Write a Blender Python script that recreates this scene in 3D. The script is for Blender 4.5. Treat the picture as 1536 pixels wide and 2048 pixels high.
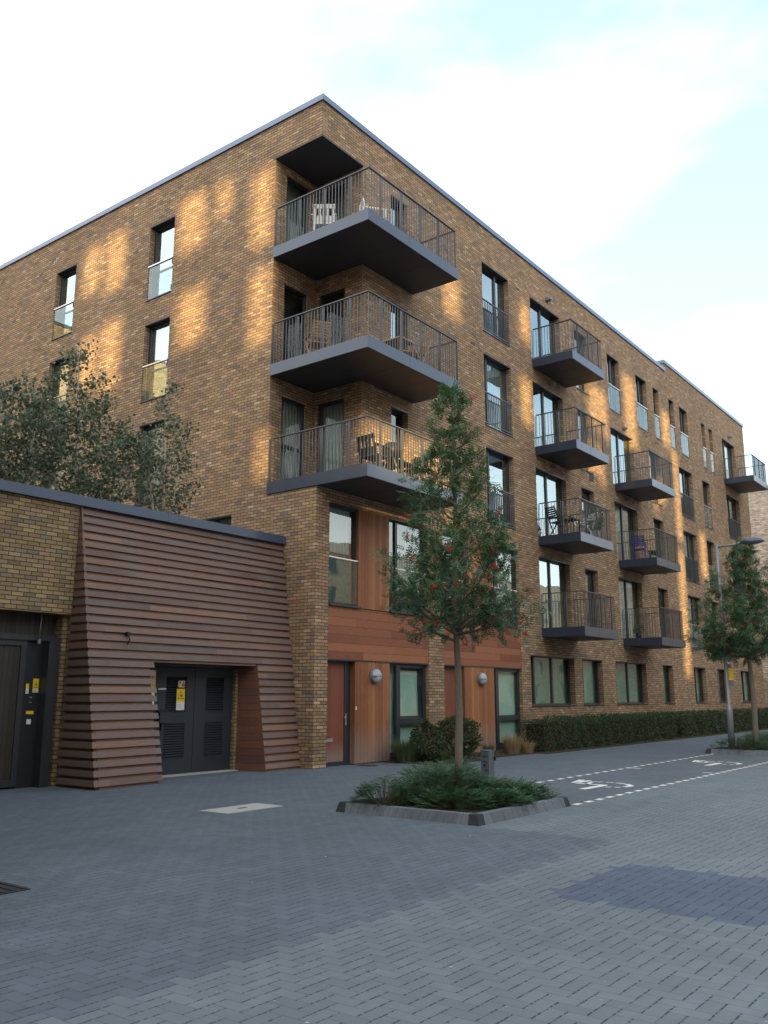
import bpy, math, random
from mathutils import Vector, Matrix
random.seed(7)
S = bpy.context.scene
for o in list(bpy.data.objects): bpy.data.objects.remove(o)
COL = S.collection

# ------------------------------------------------------------------ camera
cam_d = bpy.data.cameras.new('Camera'); cam = bpy.data.objects.new('Camera', cam_d); COL.objects.link(cam)
S.camera = cam
cam_d.sensor_fit = 'HORIZONTAL'; cam_d.sensor_width = 36.0
cam_d.lens = 1772.76 / 1536.0 * 36.0
cam_d.clip_start = 0.1; cam_d.clip_end = 2000
CAM = Vector((-14.8182, -13.2026, 1.55))
cam.location = CAM
cam.rotation_euler = (math.radians(90 + 11.69), 0, math.radians(-52.756))
S.render.resolution_x = 768; S.render.resolution_y = 1024

# ------------------------------------------------------------------ world, sun, exposure
SUN_EL = math.radians(5.0); SUN_AZ = math.radians(45)      # toward -x -y
sun_dir = Vector((-math.cos(SUN_EL)*math.cos(SUN_AZ), -math.cos(SUN_EL)*math.sin(SUN_AZ), math.sin(SUN_EL)))
W = bpy.data.worlds.new('World'); S.world = W; W.use_nodes = True
nt = W.node_tree; nt.nodes.clear()
wo = nt.nodes.new('ShaderNodeOutputWorld'); bg = nt.nodes.new('ShaderNodeBackground')
sky = nt.nodes.new('ShaderNodeTexSky'); sky.sky_type = 'NISHITA'; sky.sun_disc = False
sky.sun_elevation = SUN_EL
# sky sun_rotation: 0 = +y, clockwise seen from above
sky.sun_rotation = math.atan2(sun_dir.x, sun_dir.y)
sky.altitude = 0; sky.air_density = 1.0; sky.dust_density = 0.6; sky.ozone_density = 2.0
SKY_GAIN = 3.0
tc = nt.nodes.new('ShaderNodeTexCoord')
mp = nt.nodes.new('ShaderNodeMapping'); mp.inputs['Scale'].default_value = (1.0, 1.0, 2.6)
nz = nt.nodes.new('ShaderNodeTexNoise'); nz.inputs['Scale'].default_value = 1.3; nz.inputs['Detail'].default_value = 5; nz.inputs['Roughness'].default_value = .55
cr = nt.nodes.new('ShaderNodeValToRGB'); cr.color_ramp.elements[0].position = .30; cr.color_ramp.elements[1].position = .68
cr.color_ramp.elements[0].color = (.20, .20, .20, 1); cr.color_ramp.elements[1].color = (.97, .97, .97, 1)
gain = nt.nodes.new('ShaderNodeMixRGB'); gain.blend_type = 'MULTIPLY'; gain.inputs[0].default_value = 1; gain.inputs[2].default_value = (1.9, 2.0, 2.0, 1)
mx = nt.nodes.new('ShaderNodeMixRGB'); mx.inputs[2].default_value = (7.3, 7.3, 7.2, 1)
nt.links.new(tc.outputs['Generated'], mp.inputs[0]); nt.links.new(mp.outputs[0], nz.inputs['Vector'])
dv = nt.nodes.new('ShaderNodeVectorMath'); dv.operation = 'DOT_PRODUCT'; dv.inputs[1].default_value = (.60, .0, .80)
nt.links.new(tc.outputs['Generated'], dv.inputs[0])
m1 = nt.nodes.new('ShaderNodeMath'); m1.operation = 'MULTIPLY_ADD'; m1.inputs[1].default_value = -.60; m1.inputs[2].default_value = .41
nt.links.new(dv.outputs['Value'], m1.inputs[0])
m2 = nt.nodes.new('ShaderNodeMath'); m2.operation = 'ADD'; nt.links.new(m1.outputs[0], m2.inputs[0]); nt.links.new(nz.outputs[0], m2.inputs[1])
nt.links.new(m2.outputs[0], cr.inputs[0]); nt.links.new(cr.outputs[0], mx.inputs[0])
nt.links.new(sky.outputs[0], gain.inputs[1])
nt.links.new(gain.outputs[0], mx.inputs[1]); nt.links.new(mx.outputs[0], bg.inputs[0])
bg.inputs[1].default_value = 0.12
nt.links.new(bg.outputs[0], wo.inputs[0])
sd = bpy.data.lights.new('Sun', 'SUN'); sd.energy = 4.4; sd.angle = math.radians(0.5); sd.color = (1.0, .70, .30)
so = bpy.data.objects.new('Sun', sd); COL.objects.link(so); so.location = (-30, -30, 40)
so.rotation_euler = sun_dir.to_track_quat('Z', 'Y').to_euler()
S.view_settings.view_transform = 'Standard'; S.view_settings.look = 'None'
S.view_settings.gamma = 1.0; S.view_settings.exposure = 1.5
S.view_settings.use_curve_mapping = False

# ------------------------------------------------------------------ mesh helpers
class MB:
    def __init__(s): s.v = []; s.f = []; s.m = []; s.sm = []
    def face(s, pts, m=0, sm=False):
        n = len(s.v); s.v += [tuple(p) for p in pts]; s.f.append(tuple(range(n, n+len(pts)))); s.m.append(m); s.sm.append(sm)
    def box(s, x0, x1, y0, y1, z0, z1, m=0):
        if x1 < x0: x0, x1 = x1, x0
        if y1 < y0: y0, y1 = y1, y0
        if z1 < z0: z0, z1 = z1, z0
        n = len(s.v)
        s.v += [(x0,y0,z0),(x1,y0,z0),(x1,y1,z0),(x0,y1,z0),(x0,y0,z1),(x1,y0,z1),(x1,y1,z1),(x0,y1,z1)]
        for q in ((0,3,2,1),(4,5,6,7),(0,1,5,4),(1,2,6,5),(2,3,7,6),(3,0,4,7)):
            s.f.append(tuple(n+i for i in q)); s.m.append(m); s.sm.append(False)
    def hexa(s, p, m=0):
        n = len(s.v); s.v += [tuple(q) for q in p]
        for q in ((0,3,2,1),(4,5,6,7),(0,1,5,4),(1,2,6,5),(2,3,7,6),(3,0,4,7)):
            s.f.append(tuple(n+i for i in q)); s.m.append(m); s.sm.append(False)
    def tube(s, pts, rad, n=8, m=0, cap=True, sm=True):
        pts = [Vector(p) for p in pts]
        if not hasattr(rad, '__len__'): rad = [rad]*len(pts)
        base = len(s.v); L = len(pts)
        for i, p in enumerate(pts):
            d = (pts[min(i+1, L-1)] - pts[max(i-1, 0)]).normalized()
            a = Vector((0,0,1)) if abs(d.z) < .9 else Vector((1,0,0))
            u = d.cross(a).normalized(); w = d.cross(u)
            for k in range(n):
                t = 2*math.pi*k/n
                s.v.append(tuple(p + (u*math.cos(t) + w*math.sin(t))*rad[i]))
        for i in range(L-1):
            for k in range(n):
                a = base+i*n+k; b = base+i*n+(k+1) % n
                s.f.append((a, b, b+n, a+n)); s.m.append(m); s.sm.append(sm)
        if cap:
            s.f.append(tuple(base+k for k in range(n))[::-1]); s.m.append(m); s.sm.append(False)
            s.f.append(tuple(base+(L-1)*n+k for k in range(n))); s.m.append(m); s.sm.append(False)
    def build(s, name, mats, parent=None, loc=(0,0,0)):
        me = bpy.data.meshes.new(name)
        off = Vector(loc)
        me.from_pydata([tuple(Vector(v)-off) for v in s.v] if off.length else s.v, [], s.f)
        if not isinstance(mats, (list, tuple)): mats = [mats]
        for m in mats: me.materials.append(m)
        me.polygons.foreach_set('material_index', s.m)
        me.polygons.foreach_set('use_smooth', s.sm)
        me.update()
        o = bpy.data.objects.new(name, me); COL.objects.link(o)
        if parent is not None:
            o.parent = parent
            top = parent
            l = Vector(off)
            while top is not None:
                l -= top.location; top = top.parent
            o.location = l
        else: o.location = off
        return o
def empty(name, loc, label, cat, group=None):
    o = bpy.data.objects.new(name, None); COL.objects.link(o); o.location = loc; o.empty_display_size = .3
    o['label'] = label; o['category'] = cat
    if group: o['group'] = group
    return o
def tag(o, label, cat, group=None):
    o['label'] = label; o['category'] = cat
    if group: o['group'] = group
    return o
def wl(o):   # world location of a (translation only) object
    l = Vector(o.location); p = o.parent
    while p is not None: l += p.location; p = p.parent
    return l
def part(mb, name, mat, parent):     # geometry given in world coordinates, kept relative to the parent
    return mb.build(name, mat, parent, loc=wl(parent))

# ------------------------------------------------------------------ material helpers
class NT:
    def __init__(s, name):
        s.mat = bpy.data.materials.new(name); s.mat.use_nodes = True
        s.t = s.mat.node_tree; s.t.nodes.clear()
        s.out = s.t.nodes.new('ShaderNodeOutputMaterial')
    def n(s, typ, **kw):
        d = s.t.nodes.new('ShaderNode'+typ)
        for k, v in kw.items(): setattr(d, k, v)
        return d
    def l(s, a, b): s.t.links.new(a, b)
    def put(s, sock, v):
        if hasattr(v, 'links') or isinstance(v, bpy.types.NodeSocket): s.l(v, sock)
        else:
            if hasattr(sock.default_value, '__len__') and not hasattr(v, '__len__'): v = [v]*len(sock.default_value)
            if hasattr(v, '__len__') and len(v) == 3 and len(sock.default_value) == 4: v = (*v, 1)
            sock.default_value = v
    def math(s, op, a, b=0.0, c=None, clamp=False):
        d = s.n('Math', operation=op, use_clamp=clamp); s.put(d.inputs[0], a); s.put(d.inputs[1], b)
        if c is not None: s.put(d.inputs[2], c)
        return d.outputs[0]
    def mix(s, fac, a, b, bt='MIX'):
        d = s.n('MixRGB', blend_type=bt); s.put(d.inputs[0], fac); s.put(d.inputs[1], a); s.put(d.inputs[2], b); return d.outputs[0]
    def ramp(s, fac, stops, interp='LINEAR'):
        d = s.n('ValToRGB'); r = d.color_ramp; r.interpolation = interp
        while len(r.elements) < len(stops): r.elements.new(.5)
        for e, (p, c) in zip(r.elements, stops):
            e.position = p; e.color = (*c, 1) if hasattr(c, '__len__') else (c, c, c, 1)
        s.put(d.inputs[0], fac); return d.outputs[0]
    def noise(s, vec, scale, detail=3, rough=.5, dim='3D'):
        d = s.n('TexNoise', noise_dimensions=dim); s.put(d.inputs['Scale'], scale); s.put(d.inputs['Detail'], detail); s.put(d.inputs['Roughness'], rough)
        if vec is not None: s.l(vec, d.inputs['Vector'])
        return d.outputs[0]
    def white(s, x, y):
        c = s.n('CombineXYZ'); s.put(c.inputs[0], x); s.put(c.inputs[1], y)
        d = s.n('TexWhiteNoise', noise_dimensions='2D'); s.l(c.outputs[0], d.inputs['Vector']); return d.outputs['Value'], d.outputs['Color']
    def sep(s, v):
        d = s.n('SeparateXYZ'); s.l(v, d.inputs[0]); return d.outputs
    def comb(s, x, y, z):
        d = s.n('CombineXYZ'); s.put(d.inputs[0], x); s.put(d.inputs[1], y); s.put(d.inputs[2], z); return d.outputs[0]
    def mapping(s, v, sc):
        d = s.n('Mapping'); d.inputs['Scale'].default_value = sc; s.l(v, d.inputs[0]); return d.outputs[0]
    def bump(s, h, strength=.3, dist=.01):
        d = s.n('Bump'); s.put(d.inputs['Strength'], strength); s.put(d.inputs['Distance'], dist); s.put(d.inputs['Height'], h); return d.outputs[0]
    def bsdf(s, color, rough=.6, metal=0, spec=.5, normal=None, **kw):
        d = s.n('BsdfPrincipled'); s.put(d.inputs['Base Color'], color); s.put(d.inputs['Roughness'], rough); s.put(d.inputs['Metallic'], metal)
        s.put(d.inputs['Specular IOR Level'], spec)
        if normal is not None: s.l(normal, d.inputs['Normal'])
        for k, v in kw.items(): s.put(d.inputs[k], v)
        s.l(d.outputs[0], s.out.inputs[0]); return d
    @property
    def pos(s): return s.n('NewGeometry').outputs['Position']
def geo(t): return t.n('NewGeometry')

def mat_simple(name, col, rough=.5, metal=0, spec=.5, var=.12, nscale=6, bump=0, coat=0):
    t = NT(name); g = geo(t)
    a = t.noise(g.outputs['Position'], nscale, 5, .6)
    f = t.math('MULTIPLY_ADD', a, 2*var, 1-var)
    c = t.mix(1.0, col, t.comb(f, f, f), 'MULTIPLY')
    r = t.math('MULTIPLY_ADD', a, .2, rough-.1, clamp=True)
    nm = t.bump(t.noise(g.outputs['Position'], nscale*12, 3), bump, .004) if bump else None
    kw = {'Coat Weight': coat, 'Coat Roughness': .12, 'Coat IOR': 1.6, 'Coat Tint': (.62,.82,1.0)} if coat else {}
    t.bsdf(c, r, metal, spec, nm, **kw); return t.mat

def mat_brick(name, stops, mortar=(.060,.044,.032), L=.225, H=.075, tint=(1,1,1), stain=.25):
    t = NT(name); g = geo(t)
    p = t.sep(g.outputs['Position']); nn = t.sep(g.outputs['True Normal'])
    isx = t.math('GREATER_THAN', t.math('ABSOLUTE', nn[0]), .5)
    u = t.math('ADD', t.math('MULTIPLY', isx, t.math('MULTIPLY', p[1], -1)), t.math('MULTIPLY', t.math('SUBTRACT', 1, isx), p[0]))
    w = t.math('DIVIDE', p[2], H); row = t.math('FLOOR', w)
    uo = t.math('ADD', t.math('DIVIDE', u, L), t.math('MULTIPLY', t.math('FLOORED_MODULO', row, 2), .5))
    col = t.math('FLOOR', uo)
    fu = t.math('SUBTRACT', uo, col); fw = t.math('SUBTRACT', w, row)
    wob = t.math('MULTIPLY_ADD', t.noise(g.outputs['Position'], 55, 2), .006, -.003)
    du = t.math('MULTIPLY', t.math('SUBTRACT', .5, t.math('ABSOLUTE', t.math('SUBTRACT', fu, .5))), L)
    dw = t.math('MULTIPLY', t.math('SUBTRACT', .5, t.math('ABSOLUTE', t.math('SUBTRACT', fw, .5))), H)
    d = t.math('ADD', t.math('MINIMUM', du, dw), wob)
    mr = t.n('MapRange'); t.put(mr.inputs[0], d); mr.inputs[1].default_value = .0045; mr.inputs[2].default_value = .0090
    mask = mr.outputs[0]
    val, wc = t.white(col, row)
    c1 = t.ramp(val, stops, 'CONSTANT')
    v2, _ = t.white(t.math('ADD', col, 77.3), row)
    k = t.math('MULTIPLY_ADD', v2, .42, .79)
    fine = t.noise(g.outputs['Position'], 38, 4, .65)
    k = t.math('MULTIPLY', k, t.math('MULTIPLY_ADD', fine, .7, .65))
    big = t.noise(t.mapping(g.outputs['Position'], (.5, .5, .35)), 1.0, 4, .55)
    k = t.math('MULTIPLY', k, t.math('MULTIPLY_ADD', big, stain*2, 1-stain))
    c1 = t.mix(1, c1, t.comb(k, k, k), 'MULTIPLY')
    c1 = t.mix(1, c1, tint, 'MULTIPLY')
    speck = t.math('GREATER_THAN', t.noise(g.outputs['Position'], 95, 1), .72)
    c1 = t.mix(t.math('MULTIPLY', speck, .5), c1, (.05, .04, .035))
    c = t.mix(mask, mortar, c1)
    h = t.math('ADD', t.math('MULTIPLY', mask, 1.0), t.math('MULTIPLY', fine, .35))
    t.bsdf(c, .88, 0, .25, t.bump(h, .8, .008)); return t.mat

STOCK = [(0.0, (.235,.152,.072)), (.16, (.30,.195,.094)), (.32, (.265,.176,.092)), (.48, (.20,.138,.075)), (.58, (.345,.225,.10)),
         (.68, (.315,.188,.108)), (.77, (.27,.165,.10)), (.84, (.40,.285,.175)), (.885, (.13,.11,.11)), (.94, (.17,.135,.115)), (.965, (.33,.15,.095)), (.985, (.44,.34,.22))]
STOCK = [(p, tuple(1.14*(.62*c[i]+.38*(.275,.187,.098)[i])*(1,1.02,1.10)[i]+(0,.002,.010)[i] for i in range(3))) for p, c in STOCK]
M_BRICK = mat_brick('stock_brick', STOCK)
M_BRICK_LOW = mat_brick('stock_brick_low', [(p, (c[0]*.90, c[1]*.98, c[2]*.92)) for p, c in STOCK], stain=.12)
PALE = [(0.0, (.52,.42,.33)), (.3, (.60,.50,.40)), (.55, (.46,.37,.29)), (.75, (.66,.57,.47)), (.9, (.36,.29,.24))]
M_BRICK_PALE = mat_brick('pale_brick', PALE, mortar=(.40,.34,.28), stain=.1)
M_BRICK_OPP = mat_brick('opposite_brick', PALE, mortar=(.35,.3,.24), tint=(1.0,.86,.68), stain=.1)

def mat_cladding(name, vertical, pitch, cols, grey=0.0, groove=.004, z_weather=None):
    t = NT(name); g = geo(t); P = g.outputs['Position']; p = t.sep(P); nn = t.sep(g.outputs['True Normal'])
    if vertical: ax = t.math('ADD', p[0], t.math('MULTIPLY', p[1], 1.0)); sc = (9, 9, .7)
    else: ax = p[2]; sc = (.8, .8, 14)
    w = t.math('DIVIDE', ax, pitch); row = t.math('FLOOR', w); f = t.math('SUBTRACT', w, row)
    seg = t.math('FLOOR', t.math('DIVIDE', t.math('ADD', p[2] if vertical else p[0], t.math('MULTIPLY', row, 1.37)), 9.0 if vertical else 2.6))
    v, _ = t.white(row, seg); c = t.ramp(v, cols, 'LINEAR')
    grain = t.noise(t.mapping(P, sc), 6, 6, .65)
    gr2 = t.noise(t.mapping(P, tuple(3*k for k in sc)), 9, 3, .6)
    k = t.math('MULTIPLY', t.math('MULTIPLY_ADD', grain, .9, .55), t.math('MULTIPLY_ADD', gr2, .45, .78))
    c = t.mix(1, c, t.comb(k, k, k), 'MULTIPLY')
    blotch = t.noise(P, 1.3, 4, .6)
    if grey:
        c = t.mix(t.math('MULTIPLY', t.ramp(blotch, [(.35, 0.), (.65, 1.)]), grey), c, (.150,.132,.130))
    if z_weather:
        fz = t.math('SUBTRACT', 1, t.math('DIVIDE', t.math('ADD', p[2], t.math('MULTIPLY', grain, -.35)), z_weather), clamp=True)
        c = t.mix(t.math('MULTIPLY', fz, .65, clamp=True), c, (.27,.215,.19))
    gm = t.math('LESS_THAN', t.math('MULTIPLY', t.math('SUBTRACT', .5, t.math('ABSOLUTE', t.math('SUBTRACT', f, .5))), pitch), groove)
    c = t.mix(t.math('MULTIPLY', gm, .75), c, (.025,.015,.01))
    h = t.math('SUBTRACT', t.math('MULTIPLY', grain, .3), gm)
    t.bsdf(c, .62, 0, .35, t.bump(h, .5, .006)); return t.mat
CED = [(0, (.30,.110,.044)), (.25, (.215,.072,.032)), (.5, (.36,.140,.054)), (.75, (.25,.085,.038)), (1, (.40,.170,.068))]
M_CED_V = mat_cladding('cedar_vertical', True, .14, [(p, (c[0]*.93, c[1]*1.0, c[2]*1.05)) for p, c in CED], z_weather=.75)
M_CED_H = mat_cladding('cedar_horizontal', False, .195, [(0, (.18,.064,.036)), (.3, (.24,.086,.044)), (.5, (.33,.130,.060)), (.75, (.205,.070,.038)), (1, (.28,.10,.05))])
M_DOORW = mat_cladding('door_timber', True, .31, [(0, (.17,.055,.032)), (1, (.215,.072,.04))], groove=.003, z_weather=.35)
M_LAP = mat_cladding('lap_board', False, .1545, [(0, (.115,.068,.058)), (.22, (.175,.105,.086)), (.4, (.110,.078,.072)), (.6, (.235,.130,.088)), (.8, (.140,.100,.094)), (1, (.200,.108,.080))], grey=.6, groove=-1)
M_LAPB = mat_cladding('lap_backing', False, .1545, [(0, (.16,.085,.055)), (.5, (.24,.13,.08)), (1, (.13,.085,.07))], groove=-1)
M_REV = mat_cladding('reveal_board', False, .1545, [(0, (.13,.06,.045)), (.5, (.20,.085,.05)), (1, (.12,.065,.055))], groove=.004)

M_MET = mat_simple('dark_grey_metal', (.030,.036,.045), .42, 0, .5, .1)
M_METL = mat_simple('slab_fascia_metal', (.036,.050,.080), .34, .25, .7, .08, 2, coat=.30)
M_SOFF = mat_simple('soffit_panel', (.040,.040,.046), .5, 0, .5, .12, 2)
M_FRAME = mat_simple('window_frame', (.024,.030,.038), .4, 0, .5, .1)
M_FRAMEB = mat_simple('window_frame_brown', (.045,.038,.036), .45, 0, .5, .1)
M_COPE = mat_simple('coping_metal', (.10,.125,.20), .35, .2, .8, .06, 1.5, coat=.5)
M_COPE2 = mat_simple('low_coping_metal', (.050,.080,.135), .35, .0, .8, .08, 1.5, coat=.5)
M_BAR = mat_simple('railing_metal', (.085,.09,.10), .38, .4, .6, .1)
M_STEEL = mat_simple('brushed_steel', (.62,.61,.6), .25, .9, .6, .1)
M_DOORM = mat_simple('navy_steel_door', (.018,.027,.038), .5, 0, .5, .15, 3)
M_BLACK = mat_simple('black_metal', (.012,.014,.018), .55)
M_GATE = mat_cladding('gate_slat', True, .09, [(0, (.030,.028,.022)), (.5, (.055,.05,.04)), (1, (.035,.036,.034))], groove=.006)
M_LAMP = mat_simple('lamp_diffuser', (.36,.39,.43), .4, 0, .5, .05)
M_LAMPB = mat_simple('lamp_base', (.16,.17,.19), .5)
M_WHITEP = mat_simple('white_plastic', (.78,.77,.74), .4)
M_WOODC = mat_simple('oiled_wood', (.42,.27,.15), .5)
M_YEL = mat_simple('yellow_sign', (.80,.56,.03), .4, 0, .5, .04)
M_SIGNW = mat_simple('white_sign', (.70,.70,.66), .4, 0, .5, .04)
M_RED = mat_simple('red_sign', (.55,.05,.04), .4)
M_GALV = mat_simple('galvanised_grey', (.22,.24,.27), .45, .4, .5, .15, 4)
M_BOLL = mat_simple('grey_post_paint', (.11,.125,.15), .6, 0, .4, .2, 8, .2)
M_PAINT = mat_simple('white_block', (.66,.67,.67), .75, 0, .3, .18, 25)
M_SOIL = mat_simple('soil', (.045,.034,.025), .95, 0, .2, .4, 14, .6)
M_DECK = mat_simple('roof_deck', (.18,.17,.16), .9)
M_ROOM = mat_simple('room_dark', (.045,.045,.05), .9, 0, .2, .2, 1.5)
M_ROOML = mat_simple('room_light', (.30,.31,.30), .9, 0, .2, .25, 1.2)
M_CONC = mat_simple('concrete', (.36,.36,.35), .9, 0, .3, .12, 5, .2)
M_BLIND = mat_simple('roller_blind', (.40,.50,.46), .8, 0, .3, .1, 2)
M_BLINDG = mat_simple('green_blind', (.13,.25,.21), .8, 0, .3, .12, 2)
M_BLUE = mat_simple('blue_plastic', (.03,.06,.30), .5)
M_DKPL = mat_simple('black_plastic', (.018,.020,.022), .5)

def mat_curtain():
    t = NT('curtain'); g = geo(t); p = t.sep(g.outputs['Position'])
    a = t.math('ADD', p[0], p[1])
    s_ = t.math('SINE', t.math('ADD', t.math('MULTIPLY', a, 55), t.math('MULTIPLY', t.noise(g.outputs['Position'], 2.0, 2), 8)))
    k = t.math('MULTIPLY_ADD', s_, .10, .9)
    c = t.mix(1, (.50,.50,.47), t.comb(k, k, k), 'MULTIPLY')
    t.bsdf(c, .9, 0, .1, t.bump(s_, .6, .03)); return t.mat
M_CURT = mat_curtain()
def mat_glass(name, ior=2.1, tint=(.80,.90,.87), warp=.03, gcol=(.90,.97,1)):
    t = NT(name); g = geo(t)
    fr = t.n('Fresnel')
    bf = g.outputs['Backfacing']; t.l(t.math('ADD', t.math('MULTIPLY', bf, 1/ior-ior), ior), fr.inputs[0])
    tr = t.n('BsdfTransparent'); tr.inputs[0].default_value = (*tint, 1)
    gl = t.n('BsdfGlossy'); gl.inputs['Roughness'].default_value = .0; gl.inputs[0].default_value = (*gcol,1)
    nz_ = t.n('TexNoise'); nz_.inputs['Scale'].default_value = 1.1; nz_.inputs['Detail'].default_value = 1; t.l(g.outputs['Position'], nz_.inputs['Vector'])
    v1 = t.n('VectorMath', operation='SUBTRACT'); t.l(nz_.outputs['Color'], v1.inputs[0]); v1.inputs[1].default_value = (.5,.5,.5)
    v2 = t.n('VectorMath', operation='SCALE'); t.l(v1.outputs[0], v2.inputs[0]); v2.inputs['Scale'].default_value = warp
    v3 = t.n('VectorMath', operation='ADD'); t.l(v2.outputs[0], v3.inputs[0]); t.l(g.outputs['Normal'], v3.inputs[1])
    v4 = t.n('VectorMath', operation='NORMALIZE'); t.l(v3.outputs[0], v4.inputs[0]); t.l(v4.outputs[0], gl.inputs['Normal'])
    mxs = t.n('MixShader'); t.l(fr.outputs[0], mxs.inputs[0]); t.l(tr.outputs[0], mxs.inputs[1]); t.l(gl.outputs[0], mxs.inputs[2])
    t.l(mxs.outputs[0], t.out.inputs[0]); return t.mat
M_GLASS = mat_glass('window_glass', 2.3)
M_GLASSH = mat_glass('window_glass_bright', 5.5, gcol=(.80,.96,1))
M_GLASSG = mat_glass('ground_floor_glass', 1.8, (.80,.93,.88))
M_GLASSJ = mat_glass('balustrade_glass', 2.0, (.86,.95,.93), .006, (.80,.95,1))

def mat_leaf(name, cols, rough=.55, trans=.25):
    t = NT(name); g = geo(t)
    r = g.outputs['Random Per Island']
    c = t.ramp(r, cols)
    d = t.n('BsdfPrincipled'); t.l(c, d.inputs['Base Color']); d.inputs['Roughness'].default_value = rough; d.inputs['Specular IOR Level'].default_value = .4
    tl = t.n('BsdfTranslucent'); t.l(t.mix(1, c, (1.3, 1.5, .7), 'MULTIPLY'), tl.inputs[0])
    m_ = t.n('MixShader'); m_.inputs[0].default_value = trans; t.l(d.outputs[0], m_.inputs[1]); t.l(tl.outputs[0], m_.inputs[2])
    t.l(m_.outputs[0], t.out.inputs[0]); return t.mat
M_ROWAN = mat_leaf('rowan_leaf', [(0, (.034,.088,.058)), (.5, (.060,.135,.080)), (.85, (.088,.168,.082)), (1, (.15,.20,.07))])
M_MAPLE = mat_leaf('podium_leaf', [(0, (.045,.080,.062)), (.5, (.082,.122,.092)), (.93, (.11,.135,.095)), (1, (.14,.11,.07))], .45)
M_YEW = mat_leaf('spreading_yew_leaf', [(0, (.035,.085,.050)), (.5, (.060,.130,.075)), (.9, (.095,.175,.105)), (1, (.13,.19,.12))], .5)
M_HEDGE = mat_leaf('hedge_leaf', [(0, (.024,.044,.024)), (.5, (.042,.070,.036)), (.9, (.070,.098,.046)), (1, (.10,.09,.045))])
M_GRASSG = mat_leaf('green_grass_blade', [(0, (.05,.08,.035)), (1, (.11,.13,.06))])
M_GRASSD = mat_leaf('dry_grass_blade', [(0, (.22,.15,.09)), (1, (.42,.31,.20))], .7)
M_BARK = mat_simple('grey_bark', (.17,.145,.115), .85, 0, .2, .35, 22, .6)
M_BARKP = mat_simple('pale_bark', (.42,.37,.31), .8, 0, .2, .35, 18, .4)
M_BERRY = mat_simple('red_berry', (.50,.035,.018), .4)
M_FLOW = mat_simple('white_flower', (.72,.72,.62), .7)

# paving ----------------------------------------------------------------
def mat_paving():
    t = NT('herringbone_block_paving'); g = geo(t); P = g.outputs['Position']; p = t.sep(P)
    wb = .1
    X = t.math('DIVIDE', p[0], wb); Y = t.math('DIVIDE', p[1], wb)
    i = t.math('FLOOR', X); j = t.math('FLOOR', Y); fx = t.math('SUBTRACT', X, i); fy = t.math('SUBTRACT', Y, j)
    s_ = t.math('FLOORED_MODULO', t.math('SUBTRACT', i, j), 4)
    def eq(k): return t.math('COMPARE', s_, float(k), .1)
    e0, e1, e2, e3 = eq(0), eq(1), eq(2), eq(3)
    bi = t.math('SUBTRACT', i, e1); bj = t.math('SUBTRACT', j, e2)
    big = 9.0
    # distances to the four cell edges, ignoring the edge shared inside a block
    L_ = t.math('ADD', fx, t.math('MULTIPLY', e1, big)); R_ = t.math('ADD', t.math('SUBTRACT', 1, fx), t.math('MULTIPLY', e0, big))
    B_ = t.math('ADD', fy, t.math('MULTIPLY', e2, big)); T_ = t.math('ADD', t.math('SUBTRACT', 1, fy), t.math('MULTIPLY', e3, big))
    dx = t.math('MULTIPLY', t.math('MINIMUM', L_, R_), wb); dy = t.math('MULTIPLY', t.math('MINIMUM', B_, T_), wb)
    nn_ = t.math('MULTIPLY', t.math('SUBTRACT', t.noise(P, 60, 2), .5), .004)
    # joints running along y are open and dark (spacer gaps), those along x are tight
    br = t.noise(P, 34, 2)
    wy = t.math('MULTIPLY_ADD', t.math('GREATER_THAN', br, .49), .0048, .0010)
    jx = t.math('LESS_THAN', t.math('ADD', dy, nn_), wy)
    jy = t.math('LESS_THAN', t.math('ADD', dx, nn_), .0028)
    joint = t.math('MAXIMUM', jx, t.math('MULTIPLY', jy, .42))
    v, wc = t.white(bi, bj)
    # zones by block, so their edges step like laid blocks
    cx = t.math('MULTIPLY', bi, wb); cy = t.math('MULTIPLY', bj, wb)
    def gt(a, b): return t.math('GREATER_THAN', a, b)
    def lt(a, b): return t.math('LESS_THAN', a, b)
    mul = lambda a, b: t.math('MULTIPLY', a, b)
    foot = t.math('MAXIMUM', mul(gt(cy, -9.15), lt(cx, -5.25)), gt(cy, -5.05))
    bay = mul(mul(gt(cy, -7.35), lt(cy, -5.06)), gt(cx, -5.2))
    patch = mul(mul(gt(cx, -8.15), lt(cx, -6.45)), lt(cy, -9.7))
    c = t.mix(foot, (.134,.160,.180), (.098,.124,.150))
    c = t.mix(bay, c, (.100,.120,.142))
    c = t.mix(patch, c, (.082,.108,.152))
    k = t.math('MULTIPLY_ADD', v, .15, .925)
    fine = t.noise(P, 170, 4, .7)
    k = mul(k, t.math('MULTIPLY_ADD', fine, .6, .7))
    blot = t.noise(P, .55, 5, .6); k = mul(k, t.math('MULTIPLY_ADD', blot, .5, .75))
    blot2 = t.noise(P, 2.3, 4, .6); k = mul(k, t.math('MULTIPLY_ADD', blot2, .3, .85))
    stk = t.noise(t.mapping(P, (.22, 2.6, 1)), 1.3, 4, .6); k = t.math('MULTIPLY', k, t.math('MULTIPLY_ADD', stk, .34, .83)); c = t.mix(1, c, t.comb(k, k, k), 'MULTIPLY')
    spot = t.math('GREATER_THAN', t.noise(P, 26, 1, .3), .80)
    c = t.mix(mul(spot, .5), c, (.45,.45,.43))
    c = t.mix(mul(joint, .85), c, (.020,.022,.026))
    h = t.math('ADD', t.math('MULTIPLY', joint, -1), t.math('MULTIPLY', fine, .25))
    t.bsdf(c, .85, 0, .3, t.bump(h, .6, .006)); return t.mat
M_PAVE = mat_paving()
M_KERB = NT('kerb_block')
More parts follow.
